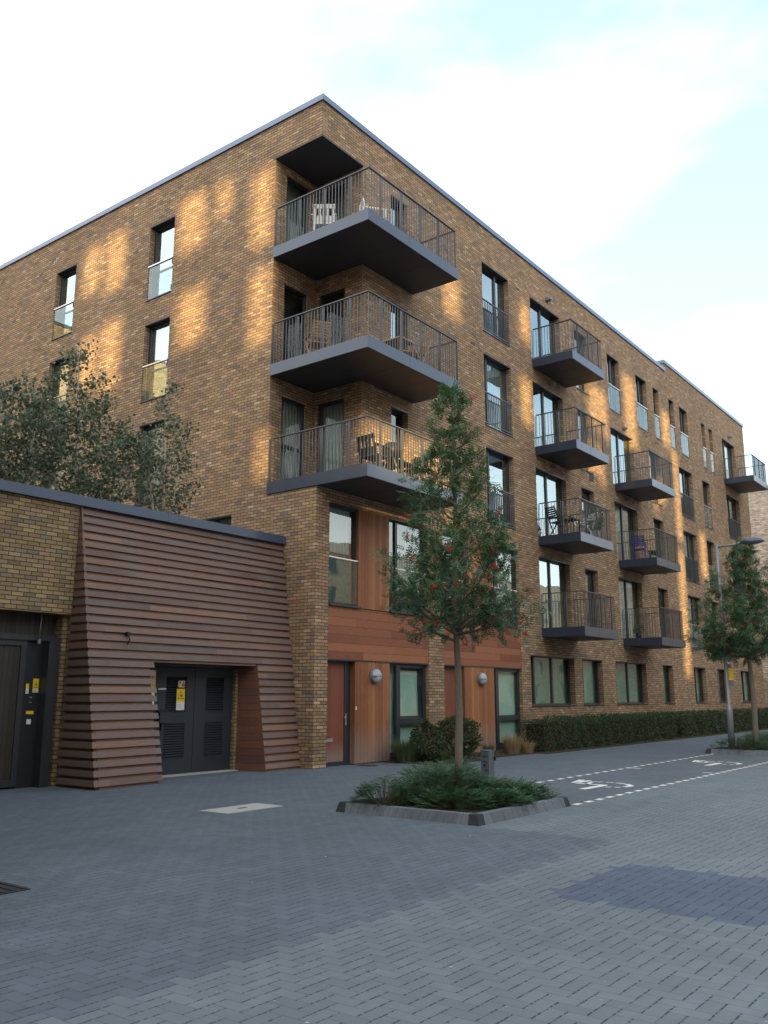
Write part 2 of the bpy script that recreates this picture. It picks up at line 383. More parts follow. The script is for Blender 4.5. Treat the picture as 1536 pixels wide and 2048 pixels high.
def _k(t):
    g = geo(t); p = t.sep(g.outputs['Position'])
    a = t.math('ADD', p[0], p[1]); w = t.math('DIVIDE', a, .125); r = t.math('FLOOR', w); f = t.math('SUBTRACT', w, r)
    v, _ = t.white(r, 0)
    k = t.math('MULTIPLY', t.math('MULTIPLY_ADD', v, .4, .8), t.math('MULTIPLY_ADD', t.noise(g.outputs['Position'], 40, 4), .5, .75))
    c = t.mix(1, (.135,.152,.175), t.comb(k, k, k), 'MULTIPLY')
    gm = t.math('LESS_THAN', t.math('ABSOLUTE', t.math('SUBTRACT', f, .5)), .03)
    c = t.mix(t.math('MULTIPLY', gm, .5), c, (.03,.03,.035))
    t.bsdf(c, .8, 0, .3, t.bump(t.noise(g.outputs['Position'], 90, 3), .3, .004)); return t.mat
M_KERB = _k(M_KERB)
M_KERBD = mat_simple('dark_kerb_corner', (.035,.040,.048), .8, 0, .3, .25, 20, .3)

# ------------------------------------------------------------------ ground
g = MB(); g.face([(-400,-400,0),(600,-400,0),(600,500,0),(-400,500,0)])
gr = g.build('paved_ground', M_PAVE); gr['kind'] = 'structure'

# ------------------------------------------------------------------ facade helpers
def fbox(mb, face, u0, u1, d0, d1, z0, z1, m=0, base=0.0):
    """box on facade R (plane y=base, inward +y) or L (plane x=base, inward +x)"""
    if face == 'R': mb.box(u0, u1, base+d0, base+d1, z0, z1, m)
    else: mb.box(base+d0, base+d1, u0, u1, z0, z1, m)
def fquad(mb, face, u0, u1, d, z0, z1, m=0, base=0.0):
    if face == 'R': mb.face([(u0, base+d, z0), (u1, base+d, z0), (u1, base+d, z1), (u0, base+d, z1)], m)
    else: mb.face([(base+d, u1, z0), (base+d, u0, z0), (base+d, u0, z1), (base+d, u1, z1)], m)
def wall(mb, face, u0, u1, z0, z1, holes, depth=.24, base=0.0, m=0, skip=()):
    us = sorted({u0, u1, *[h[0] for h in holes], *[h[1] for h in holes]}); us = [u for u in us if u0 <= u <= u1]
    zs = sorted({z0, z1, *[h[2] for h in holes], *[h[3] for h in holes]}); zs = [z for z in zs if z0 <= z <= z1]
    for a, b in zip(us, us[1:]):
        for c, d in zip(zs, zs[1:]):
            cu, cz = (a+b)/2, (c+d)/2
            if any(h[0] < cu < h[1] and h[2] < cz < h[3] for h in holes): continue
            fquad(mb, face, a, b, 0, c, d, m, base)
    def P(u, d, z): return (u, base+d, z) if face == 'R' else (base+d, u, z)
    for a, b, c, d in holes:
        D = depth
        if a not in skip: mb.face([P(a,0,c), P(a,D,c), P(a,D,d), P(a,0,d)], m)
        if b not in skip: mb.face([P(b,0,c), P(b,D,c), P(b,D,d), P(b,0,d)], m)
        mb.face([P(a,0,c), P(b,0,c), P(b,D,c), P(a,D,c)], m)
        mb.face([P(a,0,d), P(b,0,d), P(b,D,d), P(a,D,d)], m)

def window(par, face, u0, u1, z0, z1, mull=(), trans=(), juliet=None, back='room', dep=.17, base=0.0, glass=None,
           brown=False, sill=True, name='window', blind=None, fr=.055, opened=False):
    glass = glass or M_GLASS
    fm = M_FRAMEB if brown else M_FRAME
    e = .003
    f = MB(); a, b, c, d = u0+e, u1-e, z0+e, z1-e
    D0, D1 = dep, dep+.07
    fbox(f, face, a, a+fr, D0, D1, c, d, 0, base); fbox(f, face, b-fr, b, D0, D1, c, d, 0, base)
    fbox(f, face, a+fr, b-fr, D0+.001, D1-.001, c, c+fr, 0, base); fbox(f, face, a+fr, b-fr, D0+.001, D1-.001, d-fr, d, 0, base)
    for u in mull: fbox(f, face, u-.045, u+.045, D0-.008, D1-.002, c+fr, d-fr, 0, base)
    uu = [a+fr] + [x for u in mull for x in (u-.045, u+.045)] + [b-fr]
    for z, k in trans:
        ua, ub = uu[2*k], uu[2*k+1]
        fbox(f, face, ua, ub, D0+.002, D1-.003, z-.045, z+.045, 0, base)
    # head soffit plate
    fbox(f, face, a, b, .004, D0-.002, d-.03, d, 0, base)
    w = part(f, name, fm, par)
    p = MB()
    for k in range(0, len(uu), 2):
        fquad(p, face, uu[k], uu[k+1], D0+.035, c+fr, d-fr, 0, base)
    part(p, 'pane', glass, w)
    if sill:
        s_ = MB(); fbox(s_, face, u0-.0, u1+.0, -.035, D0-.003, z0-.028, z0+.002, 0, base)
        part(s_, 'sill', M_FRAME if not juliet else M_METL, w)
    r = MB()
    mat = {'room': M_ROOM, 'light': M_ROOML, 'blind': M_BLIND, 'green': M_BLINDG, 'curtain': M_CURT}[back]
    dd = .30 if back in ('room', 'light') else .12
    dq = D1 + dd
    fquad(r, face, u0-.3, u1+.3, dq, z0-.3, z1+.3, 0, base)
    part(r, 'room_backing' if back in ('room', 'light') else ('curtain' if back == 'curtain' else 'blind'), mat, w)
    if blind:
        ub0, ub1, zb, bm = blind
        bb = MB(); fbox(bb, face, ub0, ub1, D1+.04, D1+.05, zb, d-fr, 0, base); part(bb, 'blind', bm, w)
    if juliet == 'glass':
        jz = z0+1.03
        jg = MB(); fquad(jg, face, u0+.05, u1-.03, .022, z0+.03, jz, 0, base); part(jg, 'glass_balustrade', M_GLASSJ, w)
        jr = MB(); fbox(jr, face, u0+.01, u1-.01, -.012, .055, jz, jz+.035, 0, base); part(jr, 'handrail', M_STEEL, w)
        jb = MB()
        for zz in (jz-.18, z0+.06):
            fbox(jb, face, u0+.004, u0+.048, .0, .09, zz, zz+.15, 0, base); fbox(jb, face, u1-.048, u1-.004, .034, .09, zz, zz+.15, 0, base)
        part(jb, 'bracket', M_BLACK, w)
    elif juliet == 'rail':
        jz = z0+1.06
        jr = MB(); fbox(jr, face, u0+.01, u1-.01, .01, .055, jz, jz+.03, 0, base)
        fbox(jr, face, u0+.02, u1-.02, .02, .05, z0+.09, z0+.115, 0, base)
        n = int((u1-u0-.1)/.105)
        for k in range(n+1):
            u = u0+.05+(u1-u0-.1)*k/n; fbox(jr, face, u-.006, u+.006, .022, .045, z0+.115, jz, 0, base)
        part(jr, 'railing', M_BAR, w)
    return w

# ------------------------------------------------------------------ the apartment building
ZT = {5: 15.04, 4: 11.96, 3: 8.95, 2: 5.98}
ZB = {5: 12.70, 4: 9.63, 3: 6.65, 2: 3.62}
SL = {5: 12.72, 4: 9.65, 3: 6.62, 2: 3.65}   # balcony deck levels
bld = empty('apartment_building', (0, 0, 0), 'five storey apartment building in brown stock brick with dark metal corner balconies', 'building')
XE = 36.56; XS = 23.97
holesR = []; wins = []
def W_(u0, u1, z0, z1, **k): holesR.append((u0, u1, z0, z1)); wins.append((u0, u1, z0, z1, k))
for fl in (5, 4, 3):
    W_(7.65, 9.33, ZB[fl], ZT[fl], mull=(8.72 if fl == 5 else 8.05,), juliet='rail', back='room' if fl != 4 else 'curtain', glass=M_GLASSH)
for fl in (5, 4, 3, 2):
    W_(10.84, 13.09, SL[fl]-.02, ZT[fl], mull=(11.9,), sill=False, name='balcony_door', back={5:'room',4:'room',3:'room',2:'curtain'}[fl], glass=M_GLASSH)
    W_(14.32, 15.4, ZB[fl], ZT[fl], back='light', glass=M_GLASSH)
for fl in (4, 3, 2):
    W_(17.29, 19.6, SL[fl]-.02, ZT[fl], mull=(18.4,), sill=False, name='balcony_door', back={4:'room',3:'room',2:'curtain'}[fl], glass=M_GLASSH)
    W_(21.38, 22.58, ZB[fl], ZT[fl], back='room', glass=M_GLASSH)
    W_(25.10, 26.92, ZB[fl], ZT[fl], mull=(26.2,), juliet='rail' if fl > 2 else 'glass', back='curtain' if fl < 4 else 'room', glass=M_GLASSH)
    W_(28.42, 29.6, ZB[fl], ZT[fl], juliet='glass', back='room', glass=M_GLASSH)
    W_(32.3, 34.6, ZB[fl], ZT[fl], mull=(33.3,), juliet='rail', back='room', glass=M_GLASSH)
for a, b, m_ in ((17.3, 18.5, (18.0,)), (20.3, 21.52, (21.05,)), (22.32, 22.99, ()), (24.28, 24.95, ()), (25.7, 26.82, (26.45,)), (28.92, 29.49, ()), (30.09, 30.68, ())):
    W_(a, b, ZB[5], ZT[5], juliet='glass', back='room', mull=m_, glass=M_GLASSH)
W_(32.32, 34.58, SL[5]-.02, ZT[5], mull=(33.2,), sill=False, name='balcony_door', back='curtain', glass=M_GLASSH)
W_(2.86, 3.6, ZB[5]+.05, ZT[5], back='room', glass=M_GLASSH, mull=()); W_(2.86, 3.6, ZB[4]+.05, ZT[4]-.06, back='room', glass=M_GLASSH); W_(2.86, 3.6, ZB[3]+.05, ZT[3], back='light')
GZ0, GZ1 = 1.24, 2.79
for a, b, m_, bk in ((10.03, 13.12, (10.55, 11.8), 'green'), (13.74, 15.42, (14.1,), 'green'), (16.58, 19.57, (16.95, 18.1), 'green'), (21.4, 22.57, (21.75,), 'green'), (25.22, 26.86, (25.9,), 'green'), (28.5, 30.17, (28.95,), 'room'), (32.3, 34.6, (33.3,), 'green')):
    W_(a, b, GZ0, GZ1, mull=m_, back=bk, brown=True, glass=M_GLASSG)
# two maisonette bays clad in cedar: one opening each in the brick
BAYS = [(.46, 4.47), (5.20, 9.46)]
for a, b in BAYS: holesR.append((a, b, -.05, 5.97))
holesL = [(5.58, 6.68, ZB[f_], ZT[f_]) for f_ in (5, 4, 3)] + [(10.36, 11.45, ZB[f_], ZT[f_]) for f_ in (5, 4, 3)] + [(2.80, 4.26, 3.9, 5.94)]
holesL += [(15.1, 16.2, ZB[f_], ZT[f_]) for f_ in (5, 4, 3)]
RX, RY = 1.62, 1.59           # corner recess
ZR0, ZR1 = 6.27, 15.26
w = MB()
wall(w, 'R', RX, XS, -.05, 16.24, [h for h in holesR if RX <= h[0] and h[1] <= XS+.01 and True] , )
# part of bay 1 and the corner lie left of RX: build that strip separately
w = MB()
def clip(hs, a, b): return [(max(h[0], a), min(h[1], b), h[2], h[3]) for h in hs if h[1] > a and h[0] < b]
def wall_seg(mb, face, a, b, z0, z1, hs, m=0):
    # reveals only for holes fully within the segment; caller splits away from holes where it can
    wall(mb, face, a, b, z0, z1, clip(hs, a, b), m=m)
big = [h for h in holesR]
wall(w, 'R', 0, RX, -.05, ZR0, [(.46, RX, -.05, 5.97)], depth=.20, skip=(RX,))
wall(w, 'R', 0, RX, ZR1, 16.24, [])
wall(w, 'R', RX, XE, -.05, 16.24, [(RX, 4.47, -.05, 5.97)] + [h for h in holesR if h[0] > RX], depth=.20, skip=(RX,))
wall(w, 'R', XS, XE, 16.24, 16.64, [])
w.face([(XS, 0, 16.24), (XS, 0, 16.64), (XS, 12, 16.64), (XS, 12, 16.24)])
wall(w, 'L', 0, RY, -.05, ZR0, []); wall(w, 'L', 0, RY, ZR1, 16.24, [])
wall(w, 'L', RY, 19, -.05, 16.24, holesL, depth=.22)
# end and back walls, roof
w.face([(XE, 0, -.05), (XE, 19, -.05), (XE, 19, 16.64), (XE, 0, 16.64)])
w.face([(0, 19, -.05), (XE, 19, -.05), (XE, 19, 16.24), (0, 19, 16.24)])
# recess walls
rh1 = [(.42, 1.28, SL[f_], z1) for f_, z1 in ((5, 14.98), (4, 11.9), (3, 8.87))]
rh2 = [(.57, 1.45, SL[f_], z1) for f_, z1 in ((5, 14.98), (4, 11.96), (3, 8.92))]
wall(w, 'R', 0, RX, ZR0, ZR1, rh1, depth=.12, base=RY)
wall(w, 'L', 0, RY, ZR0, ZR1, rh2, depth=.12, base=RX)
wb = part(w, 'brick_wall', M_BRICK, bld)
rf = MB(); rf.face([(.02,.02,16.20),(XS-.01,.02,16.20),(XS-.01,18.98,16.20),(.02,18.98,16.20)]); rf.face([(XS+.01,.02,16.60),(XE-.02,.02,16.60),(XE-.02,18.98,16.60),(XS+.01,18.98,16.60)])
part(rf, 'roof', M_DECK, bld)
cp = MB()
cz0, cz1 = 16.245, 16.40
cp.box(-.05, XS+.01, -.05, .30, cz0, cz1); cp.box(-.05, .30, .30, 19.05, cz0, cz1); cp.box(.3, XS-.02, 18.7, 19.05, cz0, cz1)
cp.box(XS-.05, XE+.05, -.052, .30, 16.645, 16.80); cp.box(XS-.05, XS+.2, .30, 12, 16.645, 16.80); cp.box(XE-.25, XE+.05, .3, 19.0, 16.645, 16.80)
# joints
part(cp, 'coping', M_COPE, bld)
# soffit over top corner balcony + trim
sf = MB(); sf.box(-.03, RX+.01, -.03, RY+.01, ZR1-.035, ZR1-.001); part(sf, 'soffit_panel', M_SOFF, bld)
for (u0, u1, z0, z1, k) in wins:
    window(bld, 'R', u0, u1, z0, z1, **k)
for fi, (u0, u1, z0, z1) in enumerate(holesL):
    if z0 == 3.9: window(bld, 'L', u0, u1, z0, z1, mull=((u0+u1)/2,), back='curtain', sill=True)
    else: window(bld, 'L', u0, u1, z0, z1, juliet='glass', back={ZB[5]:'room', ZB[4]:'curtain', ZB[3]:'curtain'}[z0], glass=M_GLASSH, fr=.08)
for i_, (h, (hh)) in enumerate(zip(rh1, rh2)):
    bk = ('light', 'room', 'curtain')[i_]
    window(bld, 'R', h[0], h[1], h[2], h[3], base=RY, dep=.03, sill=False, name='balcony_door', back=bk, trans=((h[2]+1.0, 0),) if i_ == 2 else ())
    window(bld, 'L', hh[0], hh[1], hh[2], hh[3], base=RX, dep=.03, sill=False, name='balcony_door', back=bk)

# weep vents, extract vents and the missing brick
vt = MB()
for x, z in ((5.5, 14.5), (16.9, 14.6), (24.0, 14.4), (6.9, 12.0), (9.9, 14.95), (23.9, 11.3), (27.7, 14.3)):
    vt.box(x, x+.20, -.012, .01, z, z+.05)
part(vt, 'vent_cover', M_BLACK, bld)
hb = MB()
for r_ in range(5):
    a_ = 15.02 + random.uniform(-.02, .1); hb.box(a_, a_+.42+random.uniform(-.08, .14), -.008, .02, 9.30+r_*.075, 9.37+r_*.075)
hole = part(hb, 'broken_brick_patch', M_BLACK, bld)
for x, z in ((12.12, 15.36), (12.08, 12.16), (12.1, 9.2), (18.6, 12.17), (18.55, 9.2), (33.63, 15.36)):
    l_ = MB(); l_.box(x-.10, x+.10, -.13, -.001, z-.05, z+.06); l_.box(x-.08, x+.08, -.20, -.13, z-.03, z+.03); part(l_, 'outdoor_light', M_GALV, bld)

# ------------------------------------------------------------------ balconies
def balcony(x0, x1, y0, z, corner=False):
    """slab top at z, projecting to y0 (<0)"""
    T = .29
    m = MB()
    back = -.001
    # fascia ring + deck
    if corner:
        m.box(x0, x1, y0, back, z-T, z, 0)
        m.box(x0, RX-.004, back, RY-.004, z-T, z, 0)
    else:
        m.box(x0, x1, y0, back, z-T, z, 0)
    s_ = part(m, 'balcony', M_METL, bld)
    u = MB()
    u.box(x0+.03, x1-.03, y0+.03, back-.004, z-T-.006, z-T+.002)
    if corner: u.box(x0+.03, RX-.02, back-.004, RY-.02, z-T-.006, z-T+.002)
    part(u, 'underside', M_SOFF, s_)
    sm_ = MB()
    for q_ in (.36, .68): xq = x0+(x1-x0)*q_; sm_.box(xq, xq+.012, y0+.05, back-.01, z-T-.008, z-T-.005)
    part(sm_, 'panel_seam', M_BLACK, s_)
    r = MB(); H = 1.10; zt = z+H
    ix0, ix1, iy0 = x0+.07, x1-.12, y0+.04
    def run(p, q, skipend=False):
        p = Vector(p); q = Vector(q); L = (q-p).length; n = max(2, round(L/.104)); d = (q-p)/L
        alongx = abs(d.x) > .5
        for k in range(n+1):
            c = p+(q-p)*k/n
            post = (k % 8 == 4)
            if alongx: r.box(c.x-.0055, c.x+.0055, c.y-.009, c.y+.009, z-.02, zt-.012)
            else: r.box(c.x-.009, c.x+.009, c.y-.0055, c.y+.0055, z-.02, zt-.012)
            if post:
                o_ = .045
                if alongx: r.box(c.x+o_-.006, c.x+o_+.006, c.y-.02, c.y+.025, z-.02, zt-.012)
                else: r.box(c.x-.02, c.x+.025, c.y+o_-.006, c.y+o_+.006, z-.02, zt-.012)
    ye = (RY-.06) if corner else -.04
    run((ix0, iy0, 0), (ix1, iy0, 0)); run((ix0, iy0+.11, 0), (ix0, ye, 0)); run((ix1, iy0+.11, 0), (ix1, -.04, 0))
    part(r, 'railing', M_BAR, s_)
    h = MB()
    h.box(ix0-.03, ix1+.03, iy0-.03, iy0+.03, zt-.012, zt+.012)
    h.box(ix0-.03, ix0+.03, iy0+.03, ye, zt-.012, zt+.012); h.box(ix1-.03, ix1+.03, iy0+.03, -.02, zt-.012, zt+.012)
    part(h, 'handrail', M_BAR, s_)
    jn = MB(); xm = x0+(x1-x0)*.42
    jn.box(xm, xm+.006, y0-.002, y0+.01, z-T, z+.001); part(jn, 'fascia_joint', M_BLACK, s_)
    return s_
for f_ in (5, 4, 3): balcony(-.03, 3.86, -1.5, {5: 12.72, 4: 9.56, 3: 6.56}[f_], True)
for f_ in (5, 4, 3, 2): balcony(10.86, 13.42, -1.48, SL[f_])
for f_ in (4, 3, 2): balcony(17.45, 20.0, -1.48, SL[f_])
balcony(32.15, 34.95, -1.5, 12.72)

# ------------------------------------------------------------------ cedar bays
def bay(x0, x1, i):
    # brick behind is open to depth .20; dark backing wall
    b = MB(); b.box(x0+.002, x1-.002, .30, .42, -.04, 5.96); part(b, 'bay_backing', M_FRAME, bld)
    z1, z2, z3 = 2.36, 3.56, 5.965
    d0, d1 = x0, x0+.88               # door
    p0, p1 = (x0+1.0, x0+2.34) if i == 0 else (x0+1.02, x0+2.62)
    ww0 = p1
    # horizontal band
    m = MB(); m.box(x0+.003, x1-.003, .012, .29, z1, z2); part(m, 'cladding_band', M_CED_H, bld)
    t_ = MB(); t_.box(x0+.003, x1-.003, .005, .20, z1-.035, z1-.002); part(t_, 'band_trim', M_FRAME, bld)
    # lower vertical panel, proud
    m = MB(); m.box(p0-.0, p1, .015, .29, .02, z1-.036); part(m, 'cladding_panel', M_CED_V, bld)
    # upper vertical panel
    m = MB(); m.box(p0+.10, p1-.02, .015, .29, z2+.02, z3); part(m, 'cladding_panel', M_CED_V, bld)
    # door
    dm = MB(); dm.box(d0+.004, d1-.10, .17, .21, .09, z1-.09); dr = part(dm, 'front_door', M_DOORW, bld)
    fm = MB(); fm.box(d1-.10, d1+.10, .15, .29, .0, z1-.037); fm.box(d0+.003, d1-.101, .15, .29, z1-.088, z1-.037); fm.box(d0+.003, d1-.101, .155, .29, .0, .088)
    part(fm, 'door_frame', M_FRAME, dr)
    h = MB(); h.box(d1-.075, d1-.04, .135, .15, .88, 1.14); h.tube([(d1-.057, .15, 1.06), (d1-.057, .10, 1.06), (d1-.16, .10, 1.06)], .010, 8); part(h, 'handle', M_STEEL, dr)
    lp = MB(); lp.box(d0+.12, d0+.40, .155, .17, .53, .60); part(lp, 'letter_plate', M_STEEL, dr)
    bb = MB(); bb.box(p0+.02, p0+.05, .002, .015, 1.22, 1.30) if i == 0 else None
    if i == 0: part(bb, 'doorbell', M_WHITEP, bld)
    # ground window
    f = MB(); a, b_, c, d = ww0+.01, x1-.01, .12, z1-.045
    w1 = a+.36 if i == 0 else a+.20
    D = .10
    f.box(a, a+.05, D, D+.08, c, d); f.box(w1, w1+.16, D-.01, D+.08, c, d); f.box(b_-.10, b_, D, D+.08, c, d)
    f.box(a+.05, w1, D+.001, D+.079, c, c+.07); f.box(a+.05, w1, D+.001, D+.079, d-.05, d)
    f.box(w1+.16, b_-.1, D+.001, D+.079, c, c+.09); f.box(w1+.16, b_-.1, D+.001, D+.079, d-.08, d); f.box(w1+.16, b_-.1, D-.004, D+.076, .84, .98)
    f.box(x1-.01-.0, b_+.003, .1, .2, 0, .11) if False else None
    f.box(a, b_, .06, .28, -.02, .11)
    wi = part(f, 'tall_window', M_FRAME, bld)
    p = MB()
    p.face([(a+.05,D+.04,c+.07),(w1,D+.04,c+.07),(w1,D+.04,d-.05),(a+.05,D+.04,d-.05)])
    p.face([(w1+.16,D+.04,c+.09),(b_-.1,D+.04,c+.09),(b_-.1,D+.04,.84),(w1+.16,D+.04,.84)])
    if i == 1: p.face([(w1+.16,D+.04,.98),(b_-.1,D+.04,.98),(b_-.1,D+.04,d-.08),(w1+.16,D+.04,d-.08)])
    part(p, 'pane', M_GLASSG, wi)
    if i == 0:   # tilted sash, open inward at the top
        s_ = MB(); zz0, zz1 = .985, d-.085; xa, xb = w1+.165, b_-.105
        def sash(u0, u1, v0, v1, t0=0, t1=.05):
            def Q(x, v, t): return (x, D+.045+t+(v-zz0)*.075, v)
            s_.hexa([Q(u0,v0,t0),Q(u1,v0,t0),Q(u1,v0,t1),Q(u0,v0,t1),Q(u0,v1,t0),Q(u1,v1,t0),Q(u1,v1,t1),Q(u0,v1,t1)])
        sash(xa, xa+.06, zz0, zz1); sash(xb-.06, xb, zz0, zz1); sash(xa+.06, xb-.06, zz0, zz0+.06); sash(xa+.06, xb-.06, zz1-.06, zz1)
        sp = part(s_, 'open_sash', M_FRAME, wi)
        s2 = MB(); s2.face([(xa+.06, D+.07+.005, zz0+.06), (xb-.06, D+.07+.005, zz0+.06), (xb-.06, D+.07+(zz1-zz0)*.075, zz1-.06), (xa+.06, D+.07+(zz1-zz0)*.075, zz1-.06)])
        part(s2, 'sash_pane', M_GLASSG, wi)
    r = MB(); r.box(a, b_, D+.155 if i == 0 else D+.14, D+.165 if i == 0 else D+.15, c, d); part(r, 'blind', M_BLIND, wi)
    # upper windows
    window(bld, 'R', x0+.003, p0+.08, z2+.03, z3, juliet=None, back='light', dep=.07, sill=False, mull=(), blind=(x0+.1, p0+.0, 4.9, M_CURT)) if False else None
    for (u0, u1, mu) in ((x0+.003, p0+.095, ()), (ww0-.018, x1-.003, (ww0+.38,))):
        ww = window(bld, 'R', u0, u1, z2+.05, z3-.005, mull=mu, back='light', dep=.10, sill=False, glass=M_GLASS, name='window', blind=(u0+.25, u1-.12, 4.85 if not mu else 4.1, M_CURT))
        jz = 4.68
        h = MB(); h.box(u0+.0, u1-.01, .02, .05, jz, jz+.025); part(h, 'handrail', M_STEEL, ww)
        h = MB(); fquad(h, 'R', u0+.03, u1-.04, .032, z2+.10, jz); part(h, 'glass_balustrade', M_GLASSJ, ww)
        s3 = MB(); s3.box(u0-.0, u1+.03 if u1 < x1-.1 else u1, -.045, .10, z2+.004, z2+.05); part(s3, 'sill', M_FRAME, ww)
    # bulkhead lamp
    lx = 2.17 if i == 0 else 7.06; lz = 2.0
    lb = MB(); n = 28
    lb.tube([(lx, .014, lz), (lx, -.045, lz)], [.185, .18], n)
    lo = part(lb, 'bulkhead_lamp', M_LAMPB, bld)
    dm = MB()
    prof = [(.168, -.045), (.165, -.08), (.145, -.115), (.10, -.14), (.05, -.15), (.001, -.152)]
    dm.tube([(lx, y, lz) for r_, y in prof], [r_ for r_, y in prof], n)
    part(dm, 'diffuser', M_LAMP, lo)
    bn = MB(); bn.box(lx-.172, lx+.172, -.157, -.045, lz-.006, lz+.006); part(bn, 'trim_band', M_LAMPB, lo)
for i, (a, b) in enumerate(BAYS): bay(a, b, i)
cv = MB(); cv.tube([(1.45,-.36,.001),(1.45,-.36,.008)], [.22,.22], 24)
tag(cv.build('drain_cover', M_BLACK), 'small round dark drain cover by the first front door', 'drain cover')

# ------------------------------------------------------------------ low timber-clad building
low = empty('timber_clad_substation', (-5.35, 1.0, 0), 'low building with overlapping red brown timber boards and navy metal doors', 'building')
XL0, XL1 = -5.42, .0
def yb(x):   # y of the front at the ground
    t = (x-XL0)/(XL1-XL0); return -.10*(1-t)+.33*t
YT = 1.00; ZL = 4.99
def yf(x, z): return yb(x)+(YT-yb(x))*z/ZL
OX0, OX1, OZ = -4.02, -1.16, 2.20
back = MB(); boards = MB(); revl = MB()
PI_ = .1545
nrow = int(ZL/PI_)+1
for k in range(nrow):
    z0 = k*PI_; z1 = min(z0+PI_, ZL)
    if z0 >= ZL: break
    segs = [(XL0, XL1)] if z0+.06 > OZ else [(XL0, OX0), (OX1+.0, XL1)]
    for (a, b) in segs:
        ya0, yb0, ya1, yb1 = yf(a, z0), yf(b, z0), yf(a, z1), yf(b, z1)
        # backing strip
        eb = b-.06 if b < -.1 else b
        back.hexa([(a+.02, ya0+.045, z0), (eb, yb0+.045, z0), (eb, yb0+.10, z0), (a+.02, ya0+.10, z0),
                   (a+.02, ya1+.045, z1), (eb, yb1+.045, z1), (eb, yb1+.10, z1), (a+.02, ya1+.10, z1)])
        zb0, zb1 = z0+.052, min(z0+PI_-.002, ZL)
        if zb0 >= zb1: continue
        j = random.uniform(-.006, .006) if b == OX0 else 0
        ya, yb_, yc, yd = yf(a, zb0), yf(b, zb0), yf(a, zb1), yf(b, zb1)
        bb = b+(.025+j if b == OX0 else 0)
        # split at a joint
        jx = -2.35 if (a < -3 and b > -1) else None
        for (s0, s1) in ([(a, jx-.0015), (jx+.0015, bb)] if jx else [(a, bb)]):
            boards.hexa([(s0, yf(s0, zb0), zb0), (s1, yf(s1, zb0), zb0), (s1, yf(s1, zb0)+.046, zb0), (s0, yf(s0, zb0)+.046, zb0),
                         (s0, yf(s0, zb1)+.012, zb1), (s1, yf(s1, zb1)+.012, zb1), (s1, yf(s1, zb1)+.046, zb1), (s0, yf(s0, zb1)+.046, zb1)])
    # left side (faces -x)
    a = XL0
    zb0, zb1 = z0+.052, min(z0+PI_-.002, ZL)
    if zb0 < zb1:
        lean = lambda z: .10*(1-z/ZL)      # the side leans too
        boards.hexa([(a-lean(zb0), yf(a, zb0)+.002, zb0), (a-.001, yf(a, zb0)+.002, zb0), (a-.001, YT+.02, zb0), (a-lean(zb0), YT+.02, zb0),
                     (a-lean(zb1)+.004, yf(a, zb1)+.014, zb1), (a-.001, yf(a, zb1)+.014, zb1), (a-.001, YT+.02, zb1), (a-lean(zb1)+.004, YT+.02, zb1)]) if yf(a, zb0)+.05 < YT else None
part(boards, 'timber_board', M_LAP, low); part(back, 'board_backing', M_LAPB, low)
side = MB(); side.hexa([(XL0-.03, yb(XL0)+.07, 0), (XL0+.02, yb(XL0)+.07, 0), (XL0+.02, 1.02, 0), (XL0-.03, 1.02, 0), (XL0+.001, YT-.01, ZL), (XL0+.03, YT-.01, ZL), (XL0+.03, 1.02, ZL), (XL0+.001, 1.02, ZL)])
part(side, 'side_backing', M_LAPB, low)
# opening reveals, right side slanted board, soffit of opening
def rv(x, z): return (x, yf(x, z)+.05, z)
revl.hexa([(OX1-.0, yf(OX1,0)+.02, 0), (OX1+.05, yf(OX1,0)+.05, 0), (OX1-.02, 1.14, 0), (OX1-.12, 1.14, 0),
           (OX1-.0, yf(OX1,OZ)+.02, OZ), (OX1+.05, yf(OX1,OZ)+.05, OZ), (OX1-.02, 1.14, OZ), (OX1-.12, 1.14, OZ)])
part(revl, 'opening_reveal', M_REV, low)
rl = MB(); rl.hexa([(OX0-.10, yf(OX0,0)+.11, 0), (OX0-.065, yf(OX0,0)+.11, 0), (OX0-.065, 1.13, 0), (OX0-.10, 1.13, 0), (OX0-.10, yf(OX0,OZ)+.11, OZ), (OX0-.065, yf(OX0,OZ)+.11, OZ), (OX0-.065, 1.13, OZ), (OX0-.10, 1.13, OZ)]); part(rl, 'opening_reveal', M_REV, low)
bs = MB(); bs.box(-1.33, -1.262, 1.05, 1.3, 0, 2.2); part(bs, 'brick_jamb', M_BRICK_LOW, low)
st = MB(); st.box(OX0, OX1+.02, yf(OX1, OZ)+.12, 1.25, OZ+.002, OZ+.05); st.hexa([(OX0, yf(OX0,OZ)+.05, OZ+.03),(OX1, yf(OX1,OZ)+.05, OZ+.03),(OX1, yf(OX1,OZ)+.125, OZ+.03),(OX0, yf(OX1,OZ)+.125, OZ+.03),(OX0, yf(OX0,OZ)+.05, OZ+.05),(OX1, yf(OX1,OZ)+.05, OZ+.05),(OX1, yf(OX1,OZ)+.125, OZ+.05),(OX0, yf(OX1,OZ)+.125, OZ+.05)]); st.box(OX0+.02, -1.30, 1.0, 1.25, 2.11, OZ); part(st, 'opening_lintel', M_FRAME, low)
